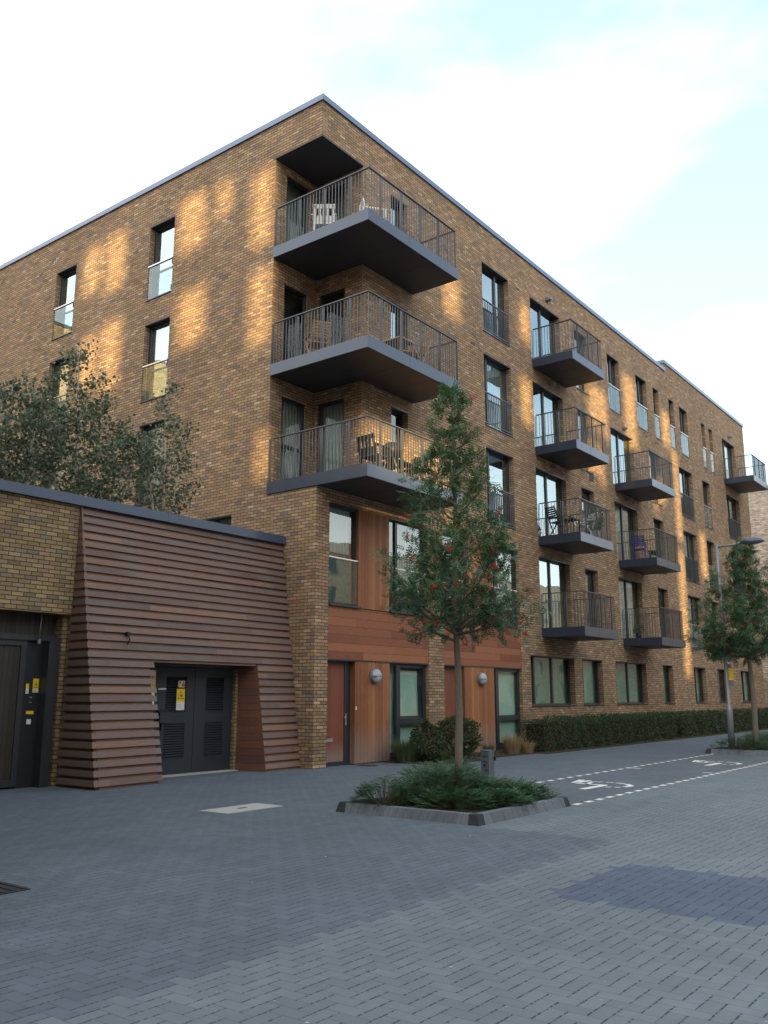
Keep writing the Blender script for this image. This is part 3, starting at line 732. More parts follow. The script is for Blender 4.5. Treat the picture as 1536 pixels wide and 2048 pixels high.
# steel doors
DY = 1.14
for (a, b, hl) in ((-3.42, -2.385, True), (-2.375, -1.335, False)):
    d_ = MB()
    lv = [(.33, .86), (1.08, 1.62)] if False else [(.32, 1.0), (1.22, 1.92)]
    # frame leaf with two louvre openings
    la, lb_ = a+.30, b-.22 if hl else b-.25
    us = [a, la, lb_, b]; zs = [.03, lv[0][0], lv[0][1], lv[1][0], lv[1][1], 2.10]
    for i in range(3):
        for j in range(5):
            if i == 1 and j in (1, 3): continue
            d_.box(us[i], us[i+1], DY, DY+.05, zs[j], zs[j+1])
    dr = part(d_, 'metal_door', M_DOORM, low)
    l_ = MB()
    for z0, z1 in lv:
        n = 14
        for k in range(n):
            z = z0+(z1-z0)*k/n; h = (z1-z0)/n
            l_.hexa([(la, DY-.012, z), (lb_, DY-.012, z), (lb_, DY+.0, z-.001), (la, DY+.0, z-.001), (la, DY+.018, z+h*.62), (lb_, DY+.018, z+h*.62), (lb_, DY+.026, z+h*.62), (la, DY+.026, z+h*.62)])
    part(l_, 'louvre', M_DOORM, dr)
    q_ = MB(); q_.box(la, lb_, DY+.052, DY+.06, .2, 2.0); part(q_, 'louvre_backing', M_BLACK, dr)
    if hl:
        hx = a+.10
        h = MB(); h.box(hx, hx+.24, DY-.10, DY-.001, 1.02, 1.20); h.hexa([(hx-.01, DY-.12, 1.2), (hx+.25, DY-.12, 1.2), (hx+.25, DY-.001, 1.2), (hx-.01, DY-.001, 1.2), (hx-.01, DY-.11, 1.215), (hx+.25, DY-.11, 1.215), (hx+.25, DY-.001, 1.28), (hx-.01, DY-.001, 1.28)])
        h.box(hx+.09, hx+.15, DY-.05, DY-.001, .88, 1.02); part(h, 'lock_box', M_DOORM, dr)
thr = MB(); thr.box(-3.45, -1.30, .93, 1.22, .0, .022); part(thr, 'threshold', M_CONC, low)

def warn_sign(parent, x, y, z, w, h, tri=True, top=.62):
    """yellow plate with black triangle, white lower part with lines"""
    m = MB(); m.box(x, x+w, y-.004, y, z+h*(1-top), z+h, 0); m.box(x, x+w, y-.004, y, z, z+h*(1-top)-.0005, 1)
    cx = x+w/2; t0 = z+h*(1-top)+.14*h; s_ = w*.42; th = h*top*.62
    def tr(r0, y_, m_):
        a = (cx-s_*r0, y_, t0+(1-r0)*th*.33); b = (cx+s_*r0, y_, t0+(1-r0)*th*.33); c = (cx, y_, t0+th-(1-r0)*th*.55)
        m.face([a, b, c], m_)
    if tri:
        tr(1.0, y-.0055, 2); tr(.78, y-.0065, 0)
        zz = t0+th*.5
        m.face([(cx-.01*w/.1, y-.0075, zz), (cx+.012*w/.1, y-.0075, zz+.012), (cx-.002, y-.0075, zz-.02*w/.1)], 2)
        m.face([(cx-.004, y-.0075, zz-.012), (cx+.016*w/.1, y-.0075, zz-.004), (cx+.004, y-.0075, t0+.10*th)], 2)
    for k in range(3): m.box(x+w*.12, x+w*(.55 if k else .88), y-.0052, y-.004, z+h*(1-top)*(.25+.22*k), z+h*(1-top)*(.25+.22*k)+.004, 2)
    return part(m, 'warning_sign', [M_YEL, M_SIGNW, M_BLACK, M_RED], parent)
warn_sign(low, -2.86, DY-.013, 1.26, .21, .42)
m = MB(); m.box(-2.83, -2.66, DY-.018, DY-.014, 1.71, 1.84, 0)
for xx, mm in ((-2.82, 1), (-2.735, 3)):
    m.box(xx, xx+.07, DY-.0195, DY-.018, 1.72, 1.785, mm)
    m.face([(xx+.005, DY-.0195, 1.79), (xx+.065, DY-.0195, 1.79), (xx+.035, DY-.0195, 1.835)], 2 if mm == 1 else 3)
part(m, 'notice_plate', [M_SIGNW, M_YEL, M_BLACK, M_RED], low)
m = MB(); m.box(-3.31, -3.12, DY-.006, DY-.001, 1.66, 1.69); part(m, 'name_plate', M_SIGNW, low)
# signs on the jamb left of the doors
jb = MB(); jb.box(-3.60, -3.43, 1.10, 1.25, 0, 2.11); part(jb, 'door_jamb', M_DOORM, low)
jb2 = MB(); jb2.box(-4.01, -3.60, 1.13, 1.25, 0, 2.11); part(jb2, 'brick_jamb', M_BRICK_LOW, low)
warn_sign(low, -3.585, 1.094, 1.62, .16, .42, True, .98)
m = MB(); m.box(-3.585, -3.44, 1.088, 1.094, 1.33, 1.60, 0); m.box(-3.57, -3.46, 1.086, 1.088, 1.54, 1.55, 2)
part(m, 'notice_plate', [M_SIGNW, M_YEL, M_BLACK], low)
m = MB(); m.box(-3.60, -3.50, 1.082, 1.088, 1.10, 1.32, 0)
for k in range(20):
    t0, t1 = 2*math.pi*k/20, 2*math.pi*(k+1)/20
    c_ = (-3.55, 1.24)
    m.face([(c_[0]+.040*math.cos(t0), 1.081, c_[1]+.040*math.sin(t0)), (c_[0]+.040*math.cos(t1), 1.081, c_[1]+.040*math.sin(t1)), (c_[0]+.030*math.cos(t1), 1.081, c_[1]+.030*math.sin(t1)), (c_[0]+.030*math.cos(t0), 1.081, c_[1]+.030*math.sin(t0))], 3)
part(m, 'prohibition_sign', [M_SIGNW, M_YEL, M_BLACK, M_RED], low)
# little bracket on the timber
m = MB(); yy = yf(-4.6, 2.65); m.box(-4.63, -4.57, yy-.07, yy+.02, 2.62, 2.69); m.tube([(-4.6, yy-.05, 2.62), (-4.6, yy-.10, 2.56), (-4.62, yy-.06, 2.46)], .012, 6); part(m, 'hose_tap', M_BLACK, low)
# coping along the whole low wall
m = MB(); m.box(-14.5, -3.45, .93, 1.35, 4.99, 5.175); m.box(-3.444, -.16+.0, .93, 1.35, 4.99, 5.175); m.box(-.154, -.002, .93, 1.35, 4.99, 5.175); part(m, 'coping', M_COPE2, low)
# brick panel over the gate
w = MB(); w.box(-14.5, -5.43, 1.02, 1.34, 2.98, 4.985); w.box(-5.52, -5.36, 1.16, 1.6, -.02, 2.975)
w.box(-5.43, -5.30, 1.03, 1.34, 0, 4.985)
part(w, 'brick_wall', M_BRICK_LOW, low)
w = MB(); w.hexa([(-18,-6,0),(-11.9,-6,0),(-9.0,1,0),(-18,1,0),(-18,-6,10),(-11.9,-6,10),(-9.0,1,10),(-18,1,10)]); part(w, 'shading_wing', M_BRICK_LOW, low)  # unseen wing, added to keep light off the timber side and gate
m = MB(); m.box(-14.4, -.01, 1.36, 12, 4.45, 4.6); m.box(-14.4, -14.2, 1.36, 12, 0, 4.45); part(m, 'podium_deck', M_DECK, low)
m = MB(); m.box(-14.4, -.2, 1.9, 2.0, 0, 4.4); part(m, 'rear_wall', M_BLACK, low)
# gate set back under the brick panel
gt_ = empty('entrance_gate', (-6.6, 1.3, 0), 'dark metal entrance gate with narrow slats left of the timber cladding', 'gate')
m = MB(); m.box(-9.2, -6.22, 1.30, 1.34, .14, 2.40); part(m, 'slat_panel', M_GATE, gt_)
m = MB(); m.box(-9.2, -6.22, 1.27, 1.36, .03, .14); m.box(-9.2, -6.22, 1.27, 1.36, 2.40, 2.50); m.box(-6.22, -6.12, 1.27, 1.36, .03, 2.50); part(m, 'gate_frame', M_MET, gt_)
m = MB(); m.box(-9.2, -5.53, 1.36, 1.40, 2.50, 2.975); part(m, 'slat_panel', M_GATE, gt_)
m = MB(); m.box(-9.2, -5.56, 1.24, 1.38, 2.50, 2.60); part(m, 'header_rail', M_MET, gt_)
m = MB(); m.box(-5.80, -5.62, 1.08, 1.36, 0, 2.50); part(m, 'post', M_MET, gt_)
m = MB(); m.box(-6.12, -5.80, 1.30, 1.36, 0, 2.49); m.box(-5.62, -5.53, 1.3, 1.36, 0, 2.49); part(m, 'lock_panel', M_BLACK, gt_)
m = MB(); m.tube([(-5.93, 1.18, 2.97), (-5.95, 1.18, 2.52)], .008, 6); m.box(-5.98, -5.93, 1.15, 1.2, 2.44, 2.52); part(m, 'pull_cord', M_GALV, gt_)
warn_sign(gt_, -5.93, 1.297, 1.60, .11, .24, True, .8); warn_sign(gt_, -6.06, 1.297, 1.58, .055, .17, False, .5)
m = MB(); m.box(-6.02, -5.88, 1.29, 1.297, 1.23, 1.285, 1); m.box(-6.0, -5.92, 1.29, 1.297, 1.06, 1.145, 0); m.box(-5.985, -5.94, 1.28, 1.297, 1.50, 1.53, 2); m.box(-5.985, -5.94, 1.28, 1.297, 1.42, 1.44, 2); part(m, 'button_plate', [M_SIGNW, M_YEL, M_GALV], gt_)

# ------------------------------------------------------------------ ground markings and covers
mk = MB()
def blk(x, y): mk.box(x, x+.195, y, y+.098, .001, .006)
k = 0; x = -2.50
while x < 16:
    mk.face([(x, -7.34, .005), (x+.2, -7.34, .005), (x+.2, -7.24, .005), (x, -7.24, .005)]); x += .385
x = .16
while x < 10.2:
    mk.face([(x, -5.36, .005), (x+.2, -5.36, .005), (x+.2, -5.26, .005), (x, -5.26, .005)]); x += .41
# bay dividers (short ticks)
for yy in (-5.5,): pass
def stroke(a, b, w_, ox, oy):
    a = Vector((a[0]+ox, a[1]+oy, .006)); b = Vector((b[0]+ox, b[1]+oy, .006)); d = (b-a).normalized(); n_ = Vector((-d.y, d.x, 0))*w_/2
    mk.face([a-n_, b-n_, b+n_, a+n_])
for ox, oy in ((0, 0), (6.45, -.02)):
    stroke((.50,-5.86), (1.15,-5.72), .12, ox, oy); stroke((.55,-5.92), (1.10,-5.92), .10, ox, oy+.02)
    stroke((.45,-5.93), (.47,-6.50), .10, ox, oy); stroke((.90,-6.03), (.40,-6.15), .07, ox, oy)
    stroke((.42,-6.47), (-.42,-6.44), .14, ox, oy)
    stroke((.90,-6.05), (.97,-6.20), .08, ox, oy); stroke((.99,-6.26), (1.00,-6.40), .08, ox, oy); stroke((.97,-6.46), (.90,-6.66), .08, ox, oy)
    stroke((.86,-6.70), (.60,-6.90), .10, ox, oy); stroke((.60,-6.90), (.34,-6.87), .10, ox, oy)
    stroke((.17,-6.60), (.18,-6.70), .08, ox, oy); stroke((.21,-6.76), (.26,-6.84), .08, ox, oy)
stroke((4.35,-5.36), (4.35,-5.60), .1, 0, 0); stroke((4.1,-7.20), (4.1,-7.0), .1, 0, 0)
mo = mk.build('road_marking', M_PAINT); mo['kind'] = 'structure'
cvr = empty('inspection_cover', (-5.69, -3.77, 0), 'long pale concrete inspection cover set in the paving', 'inspection cover')
m = MB(); m.box(-6.23, -5.15, -4.05, -3.50, -.01, .008); part(m, 'cover_slab', M_CONC, cvr)
m = MB(); m.box(-5.76, -5.62, -3.80, -3.74, .008, .011); part(m, 'lifting_slot', M_BLACK, cvr)
m = MB(); m.box(-11.05, -10.43, -6.25, -5.72, .001, .007)
fr_ = m.build('drain_grate', M_BLACK, loc=(-10.7, -6, 0)); tag(fr_, 'square black drain grate at the left edge of the paving', 'drain grate')
m = MB()
for k in range(7): m.box(-11.02+k*.09, -10.98+k*.09, -6.22, -5.75, .007, .013)
part(m, 'grate_bar', M_DKPL, fr_)

# ------------------------------------------------------------------ foliage helpers
def rnd_unit():
    while True:
        v = Vector((random.uniform(-1,1), random.uniform(-1,1), random.uniform(-1,1)))
        if .05 < v.length < 1: return v.normalized()
def leaf(mb, p, d, up, L, Wd, m=0):
    """a pointed leaf: quad-ish folded"""
    d = d.normalized(); s = d.cross(up)
    if s.length < .05: s = d.cross(Vector((1,0,0)))
    s.normalize()
    n = len(mb.v)
    mb.v += [tuple(p), tuple(p+d*L*.45+s*Wd/2), tuple(p+d*L), tuple(p+d*L*.45-s*Wd/2)]
    mb.f.append((n, n+1, n+2, n+3)); mb.m.append(m); mb.sm.append(False)
def pinnate(mb, p, d, L, m=0):
    d = d.normalized(); up = rnd_unit()*.5+Vector((0,0,1)); s = d.cross(up).normalized(); nrm = s.cross(d)
    droop = Vector((0,0,-.25))
    for k in range(4):
        q = p+d*L*(.22+.2*k)+droop*L*(.1*k*k*.25)
        for sg in (-1, 1):
            leaf(mb, q, s*sg+d*.55+nrm*random.uniform(-.25,.15), nrm, L*.40, L*.155, m)
    leaf(mb, p+d*L*.9, d+droop, nrm, L*.38, L*.15, m)
def berries(mb, c, r):
    for _ in range(16):
        p = c+rnd_unit()*r*random.uniform(.3,1); q = .012*random.uniform(.9,1.3); n = len(mb.v)
        mb.v += [tuple(p+Vector(o)*q) for o in ((1,0,0),(-1,0,0),(0,1,0),(0,-1,0),(0,0,1),(0,0,-1))]
        for f in ((0,2,4),(2,1,4),(1,3,4),(3,0,4),(2,0,5),(1,2,5),(3,1,5),(0,3,5)):
            mb.f.append(tuple(n+i for i in f)); mb.m.append(0); mb.sm.append(True)
def branch_pts(a, b, bend, n=5):
    a, b = Vector(a), Vector(b); pts = []
    for i in range(n+1):
        t = i/n; pts.append(a.lerp(b, t)+Vector(bend)*math.sin(math.pi*t)+rnd_unit()*.012*(0 < i < n))
    return pts
def rowan(base, height, prof, label, seed, group, clear=2.1, dens=1.0, r_trunk=.062, leafL=.15):
    """prof(z01)->radius; crown from clear to height"""
    random.seed(seed)
    o = empty('rowan_tree', base, label, 'tree', group)
    B = Vector(base); T = MB(); Lf = MB(); Be = MB()
    tp = [B+Vector((math.sin(i*.9)*.015, math.cos(i*1.3)*.015, height*.97*i/10)) for i in range(11)]
    T.tube(tp, [r_trunk*(1-.07*i)*(1 if i < 4 else .9) for i in range(11)], 10)
    tips = []
    nb = 38
    for k in range(nb):
        t = k/(nb-1)
        az = k*2.399+random.uniform(-.3,.3)
        zt = clear+(height-clear)*(.14+.85*t**1.25); r = prof((zt-clear)/(height-clear))*random.uniform(.62,1.12)
        z0 = max(clear+random.uniform(0,.25), zt-r*random.uniform(.75,1.35)-.1)
        a = B+Vector((0,0,z0)); b = B+Vector((math.cos(az)*r, math.sin(az)*r, zt))
        pts = branch_pts(a, b, (math.cos(az)*.08, math.sin(az)*.08, -.10*(b-a).length))
        r0 = r_trunk*(.42-.22*t)
        T.tube(pts, [r0*(1-.15*i) for i in range(len(pts))], 6)
        tips.append((pts, r0))
    # twigs and leaves
    cents = []
    for pts, r0 in tips:
        L = (pts[-1]-pts[0]).length
        for s_ in range(int((3+9*L)*dens)+1):
            t = random.uniform(.25, 1.0); i = min(int(t*(len(pts)-1)), len(pts)-2)
            p = pts[i].lerp(pts[i+1], t*(len(pts)-1)-i)
            d = (rnd_unit()+Vector((0,0,-.1))+(pts[-1]-pts[0]).normalized()*.8).normalized()
            tl = random.uniform(.20,.46)*min(1, .35+L*.5)
            q = p+d*tl
            T.tube([p, p.lerp(q,.5)+Vector((0,0,-.02)), q], [.006,.0045,.003], 4, cap=False)
            cents.append((p, q))
    for p, q in cents:
        for _ in range(int(7*dens)):
            t = random.uniform(.10,1.05); c = p.lerp(q, t)
            d = (rnd_unit()+(q-p).normalized()*.6+Vector((0,0,-.15))).normalized()
            pinnate(Lf, c, d, leafL*random.uniform(.75,1.2))
        if random.random() < .14*dens: berries(Be, q+Vector((0,0,.02)), .055)
    part(T, 'trunk', M_BARK, o); part(Lf, 'crown', M_ROWAN, o); part(Be, 'berries', M_BERRY, o)
    return o
def prof1(t):
    # widest low, narrow pointed top
    pts = [(-.2,.7),(0,.80),(.12,1.0),(.3,1.06),(.42,.90),(.55,.74),(.7,.50),(.85,.26),(1,.07)]
    for (a, x), (b, y) in zip(pts, pts[1:]):
        if a <= t <= b: return x+(y-x)*(t-a)/(b-a)
    return .12
rowan((-3.74,-6.12,.10), 6.15, prof1, 'slim rowan tree with red berries in the raised planter nearest the camera', 11, 'rowan trees in planters', clear=2.2, leafL=.15)
rowan((11.35,-6.15,.10), 5.7, lambda t: prof1(t)*1.45, 'rowan tree with red berries standing beside the street lamp', 23, 'rowan trees in planters', clear=2.45, dens=1.0, r_trunk=.085, leafL=.19)

def podium_tree(base, stems, label, seed, dens=1.0, leafL=.085):
    random.seed(seed)
    o = empty('podium_tree', base, label, 'tree', 'trees on the podium behind the low wall')
    T = MB(); Lf = MB(); B = Vector(base)
    for (dx, dy, top, rad) in stems:
        a = B+Vector((dx*.15, dy*.15, 0)); b = B+Vector((dx, dy, top))
        tp = branch_pts(a, b, (dx*.1, dy*.1, 0), 8)
        T.tube(tp, [.035*(1-.1*i)+.004 for i in range(9)], 7)
        nb = int(16*dens)
        for k in range(nb):
            t = .12+.86*k/nb; z = t*top; i = min(int(t*8), 7); p = tp[i].lerp(tp[i+1], t*8-i)
            az = k*2.4+random.uniform(-.4,.4)
            r = rad*(.35+.65*math.sin(math.pi*min(1, .12+t*.80))**.8)*random.uniform(.7,1.1)
            if t > .82: r *= .5
            q = p+Vector((math.cos(az)*r, math.sin(az)*r, random.uniform(.2,.7)*(1.1-t*.5)))
            bp = branch_pts(p, q, (0,0,-.06), 3); T.tube(bp, [.012,.009,.006,.004], 5, cap=False)
            for _ in range(int(112*dens)):
                tt = random.uniform(.15,1.05); c = p.lerp(q, tt)+rnd_unit()*random.uniform(.02,.30)
                leaf(Lf, c, rnd_unit()+Vector((0,0,-.3)), rnd_unit(), leafL*random.uniform(.7,1.25), leafL*random.uniform(.6,.85))
    part(T, 'trunk', M_BARKP, o); part(Lf, 'crown', M_MAPLE, o)
podium_tree((-4.35,2.6,4.6), [(-.25,.1,4.2,.75),(-.9,.3,3.2,.8),(.55,.2,3.2,.85),(1.1,-.1,2.5,.7)], 'tall multi-stemmed podium tree whose tip rises beside the second window column', 31, 1.0)
podium_tree((-5.9,2.9,4.6), [(0,0,3.1,.85),(-.7,.3,2.7,.8),(.5,-.2,2.6,.8)], 'bushy podium tree at the left edge of the picture above the brick wall', 37, 1.0)
podium_tree((-2.18,2.6,4.6), [(-.15,0,4.1,.62),(.5,.2,3.0,.58),(-.55,.1,2.7,.50)], 'slender podium tree with a pale trunk, nearest the corner balconies', 41, .72)
random.seed(5)
m = MB()
for _ in range(60):
    c = Vector((random.uniform(-2.3,-1.25), random.uniform(1.55,1.8), random.uniform(5.15,5.33)-abs(random.gauss(0,.05))))
    for _ in range(5): leaf(m, c, rnd_unit(), rnd_unit(), .035, .03)
st_ = MB()
for _ in range(120):
    c = Vector((random.uniform(-2.4,-1.2), random.uniform(1.5,1.9), 4.6)); st_.tube([c, c+Vector((random.uniform(-.05,.05),0,random.uniform(.45,.65)))], [.004,.002], 3, cap=False)
fl = empty('flower_clump', (-1.8,1.7,4.6), 'small white flowers peeping over the dark coping of the low wall', 'flowers')
part(m, 'petals', M_FLOW, fl); part(st_, 'stems', M_GRASSG, fl)

# ------------------------------------------------------------------ hedges and beds
def hedge(x0, x1, y0, y1, h, label, seed, n, name='box_hedge', cat='hedge', group=None, mat=None, leafL=.05):
    random.seed(seed)
    o = empty(name, ((x0+x1)/2, (y0+y1)/2, 0), label, cat, group)
    m = MB(); c = MB()
    i_ = .10
    c.box(x0+i_, x1-i_, y0+i_, y1-i_, .0, h-i_)
    for _ in range(n):
        f = random.random(); A = (x1-x0)*h; Bt = (x1-x0)*(y1-y0); E_ = (y1-y0)*h; tot = A*2+Bt+2*E_
        r = f*tot
        if r < A: p = Vector((random.uniform(x0,x1), y0, random.uniform(.02,h)))
        elif r < A+Bt: p = Vector((random.uniform(x0,x1), random.uniform(y0,y1), h))
        elif r < A+Bt+E_: p = Vector((x0, random.uniform(y0,y1), random.uniform(.02,h)))
        elif r < A+Bt+2*E_: p = Vector((x1, random.uniform(y0,y1), random.uniform(.02,h)))
        else: p = Vector((random.uniform(x0,x1), y1, random.uniform(.02,h)))
        wob = .06*math.sin(p.x*3.1+seed)+.05*math.sin(p.x*7.7+p.z*5)
        cen = Vector(((x0+x1)/2 if x1-x0 < 1.5 else p.x, (y0+y1)/2, h*.5)); dirn = (p-cen).normalized()
        p = p+dirn*(wob-random.random()**2*.16)+rnd_unit()*.02
        if p.z < .02: p.z = .03
        leaf(m, p, dirn*.6+rnd_unit(), rnd_unit(), leafL*random.uniform(.7,1.5), leafL*.6)
    part(c, 'stems', M_SOIL, o); part(m, 'foliage', mat or M_HEDGE, o); return o
hedge(7.95, 18.3, -1.5, -.75, .86, 'long clipped dark hedge beneath the nearer ground floor windows', 3, 34000, group='clipped hedges by the wall')
hedge(18.9, 34.5, -1.5, -.75, .84, 'farther clipped hedge, behind the street lamp and the second planter', 4, 26000, group='clipped hedges by the wall', leafL=.07)
def shrub(c, rx, ry, h, label, seed, n, tall=0):
    random.seed(seed)
    o = empty('evergreen_shrub', (c[0], c[1], 0), label, 'shrub', 'shrubs in the front garden bed'); m = MB(); st = MB()
    for _ in range(14):
        d = Vector((random.uniform(-rx,rx)*.7, random.uniform(-ry,ry)*.7, h*random.uniform(.6,.9))); b0 = Vector((c[0]+random.uniform(-.08,.08), c[1]+random.uniform(-.08,.08), 0))
        st.tube([b0, b0+d*.5+Vector((0,0,.05)), b0+d], [.014,.010,.005], 5)
    for _ in range(n):
        d = rnd_unit(); k = random.uniform(.55,1)**.5
        taper = 1-(tall*max(0, d.z))
        lump = 1+.10*math.sin(d.x*7+seed)+.10*math.sin(d.z*9+d.y*5)
        # squarer outline: superellipsoid
        mx_ = max(abs(d.x), abs(d.y), abs(d.z)); sq = .5+.5/mx_*.82
        p = Vector((c[0]+d.x*rx*k*taper*lump*sq, c[1]+d.y*ry*k*taper*lump*sq, h*.5+d.z*h*.5*k*lump*min(sq,1.15)))
        if p.z < .02: continue
        leaf(m, p, d+rnd_unit()*.9, rnd_unit(), random.uniform(.04,.075), .035)
    part(st, 'stems', M_BARK, o); part(m, 'foliage', M_HEDGE, o)
shrub((4.45,-.85), .62, .5, 1.05, 'rounded dark evergreen shrub directly behind the rowan trunk', 8, 6500)
shrub((3.15,-.80), .42, .45, .95, 'smaller shrub with a narrow top, left of the rounded shrub', 9, 3600, .55)
def tuft(c, r, h, n, label, mat, seed, lean=.5):
    random.seed(seed); o = empty('ornamental_grass', (c[0], c[1], 0), label, 'grass clump'); m = MB()
    for _ in range(n):
        a = random.uniform(0, 6.283); rr = r*random.random()**.5*.45; b0 = Vector((c[0]+math.cos(a)*rr, c[1]+math.sin(a)*rr, .01))
        hh = h*random.uniform(.5,1.05); ln = Vector((math.cos(a), math.sin(a), 0))*lean*hh*random.uniform(.2,1.1)+rnd_unit()*.03
        p1 = b0+ln*.35+Vector((0,0,hh*.6)); p2 = b0+ln+Vector((0,0,hh*random.uniform(.75,1.0)))
        w_ = .004; s = Vector((-math.sin(a), math.cos(a), 0))*w_
        n0 = len(m.v); m.v += [tuple(b0-s), tuple(b0+s), tuple(p1+s), tuple(p1-s), tuple(p2)]
        m.f += [(n0,n0+1,n0+2,n0+3), (n0+3,n0+2,n0+4)]; m.m += [0,0]; m.sm += [False,False]
    part(m, 'blades', mat, o)
tuft((2.62,-.55), .5, .62, 900, 'green tufted grass at the left end of the front bed', M_GRASSG, 2, .7)
tuft((3.25,-1.25), .35, .35, 400, 'low green grass clump at the front corner of the bed', M_GRASSG, 12, .7)
tuft((6.95,-1.0), .45, .62, 700, 'dry beige grass tuft in front of the second narrow window', M_GRASSD, 3, .55)
tuft((7.35,-1.25), .35, .40, 400, 'low straw coloured grass clump at the end of the long hedge', M_GRASSD, 13, .7)
tuft((6.1,-.75), .3, .35, 300, 'small green grass clump by the second cedar panel', M_GRASSG, 14, .6)
m = MB()
m.box(2.45, 4.95, -1.62, -.01, -.01, .02); m.box(5.5, 7.6, -1.35, -.01, -.01, .02); m.box(7.6, 35.5, -1.75, -.01, -.01, .02)
so_ = m.build('planting_bed_soil', M_SOIL); so_['kind'] = 'structure'
random.seed(77)
m = MB()
for _ in range(900):
    x = random.choice((random.uniform(2.5,4.9), random.uniform(5.5,7.6), random.uniform(7.6,20))); y = random.uniform(-1.7 if x > 7.6 else -1.35, -1.2 if x > 7.6 else -.2)
    leaf(m, Vector((x,y,.03)), Vector((random.uniform(-1,1), random.uniform(-1,1), .4)), Vector((0,0,1)), random.uniform(.03,.07), .03)
lt_ = m.build('leaf_litter', mat_leaf('litter', [(0,(.10,.07,.04)),(.5,(.05,.07,.03)),(1,(.25,.22,.18))])); lt_['kind'] = 'stuff'; lt_['label'] = 'fallen leaves and small weeds on the beds beneath the hedges'

# ------------------------------------------------------------------ raised planters
def planter(x0, x1, y0, y1, label, seed, n, mounds, seedcov):
    o = empty('raised_planter', ((x0+x1)/2, (y0+y1)/2, 0), label, 'planter', 'raised planters with block kerbs')
    W_k, H_ = .15, .125; m = MB(); ch = .035
    def bar(ax, a0, a1, o0, o1, outer_low):   # trapezoid section: outer face leans
        # ax 'x': runs along x between a0,a1; o0 outer y, o1 inner y
        s = ch if o1 > o0 else -ch
        if ax == 'x': P = lambda a, q, z: (a, q, z)
        else: P = lambda a, q, z: (q, a, z)
        v = [P(a0,o0,0), P(a1,o0,0), P(a1,o1,0), P(a0,o1,0), P(a0,o0+s,H_), P(a1,o0+s,H_), P(a1,o1,H_), P(a0,o1,H_)]
        m.hexa(v)
    c = .16
    bar('x', x0+c, x1-c, y0, y0+W_k, 1); bar('x', x0+c, x1-c, y1, y1-W_k, 1); bar('y', y0+c, y1-c, x0, x0+W_k, 1); bar('y', y0+c, y1-c, x1, x1-W_k, 1)
    part(m, 'kerb', M_KERB, o)
    for (cx, cy, sx, sy) in ((x0,y0,1,1),(x1,y0,-1,1),(x1,y1,-1,-1),(x0,y1,1,-1)):
        q = MB(); e = .159
        v = [(cx,cy,0),(cx+sx*e,cy,0),(cx+sx*e,cy+sy*e,0),(cx,cy+sy*e,0)]
        vt_ = [(cx+sx*ch,cy+sy*ch,H_+.002),(cx+sx*e,cy+sy*ch,H_+.002),(cx+sx*e,cy+sy*e,H_+.002),(cx+sx*ch,cy+sy*e,H_+.002)]
        q.hexa(v+vt_); part(q, 'corner_block', M_KERBD, o)
    q = MB(); q.box(x0+.12, x1-.12, y0+.12, y1-.12, 0, .10); part(q, 'soil', M_SOIL, o)
    # spreading evergreen ground cover
    random.seed(seedcov); f = MB(); st = MB()
    for (mx_, my_, r_, h_) in mounds:
        for _ in range(int(n*r_*r_)):
            a = random.uniform(0,6.283); rr = r_*random.random()**.6
            hh = h_*(1-(rr/r_)**2)**.7*random.uniform(.55,1.1)+.10
            b = Vector((mx_+math.cos(a)*rr, my_+math.sin(a)*rr, hh))
            b.x = min(max(b.x, x0+.10), x1-.06); b.y = min(max(b.y, y0+.13), y1-.05)
            d = Vector((math.cos(a)*.9, math.sin(a)*.9, random.uniform(-.35,.30)))+rnd_unit()*.5; d.normalize()
            L = random.uniform(.10,.20); s = d.cross(Vector((0,0,1))).normalized(); 
            for k in range(6):
                p = b+d*L*(k/6)
                for sg in (-1,1): leaf(f, p, s*sg+d*.6+Vector((0,0,.35)), Vector((0,0,1)), .044*(1-.05*k), .017)
            if random.random() < .12: st.tube([Vector((mx_+math.cos(a)*rr*.3, my_+math.sin(a)*rr*.3, .08)), b], [.006,.003], 4, cap=False)
    part(st, 'stems', M_BARK, o)
    gc = part(f, 'evergreen_cover', M_YEW, o); gc['label'] = 'low spreading dark green evergreen filling the planter'
    return o
planter(-5.16, -2.64, -7.30, -5.03, 'square raised planter with dark corner kerb blocks nearest the camera', 1, 2100,
        [(-4.45,-6.5,.50,.22),(-4.75,-5.55,.40,.34),(-3.95,-6.1,.75,.46),(-3.35,-6.45,.62,.26),(-2.95,-5.55,.42,.46),(-3.6,-5.5,.55,.42),(-3.0,-6.75,.42,.20),(-2.85,-6.35,.3,.16),(-3.9,-6.85,.42,.2)], 51)
planter(10.35, 14.2, -7.30, -5.05, 'farther raised planter at the right edge, around the street lamp', 1, 900,
        [(11.0,-5.8,.75,.32),(11.9,-6.2,.85,.42),(12.9,-6.2,.85,.4),(11.1,-6.8,.5,.25),(13.4,-5.8,.7,.35)], 52)

# ------------------------------------------------------------------ service post, street lamp
b = empty('service_post', (-2.74,-6.0,0), 'short grey service post standing in the nearer planter beside the tree', 'service post')
m = MB(); m.box(-2.82, -2.66, -6.07, -5.93, 0, .72); m.box(-2.826, -2.654, -6.076, -5.924, .72, .735)
part(m, 'post', M_BOLL, b)
m = MB()
for z in (.30, .44, .56, .64): m.box(-2.824, -2.82, -6.04, -5.96, z, z+.012)
m.box(-2.83, -2.82, -6.03, -5.99, .235, .25); part(m, 'slot', M_DKPL, b)
m = MB(); m.box(-2.68, -2.65, -6.10, -6.07, .58, .64); m.box(-2.828, -2.82, -6.01, -5.98, .50, .53); part(m, 'latch', M_BLACK, b)

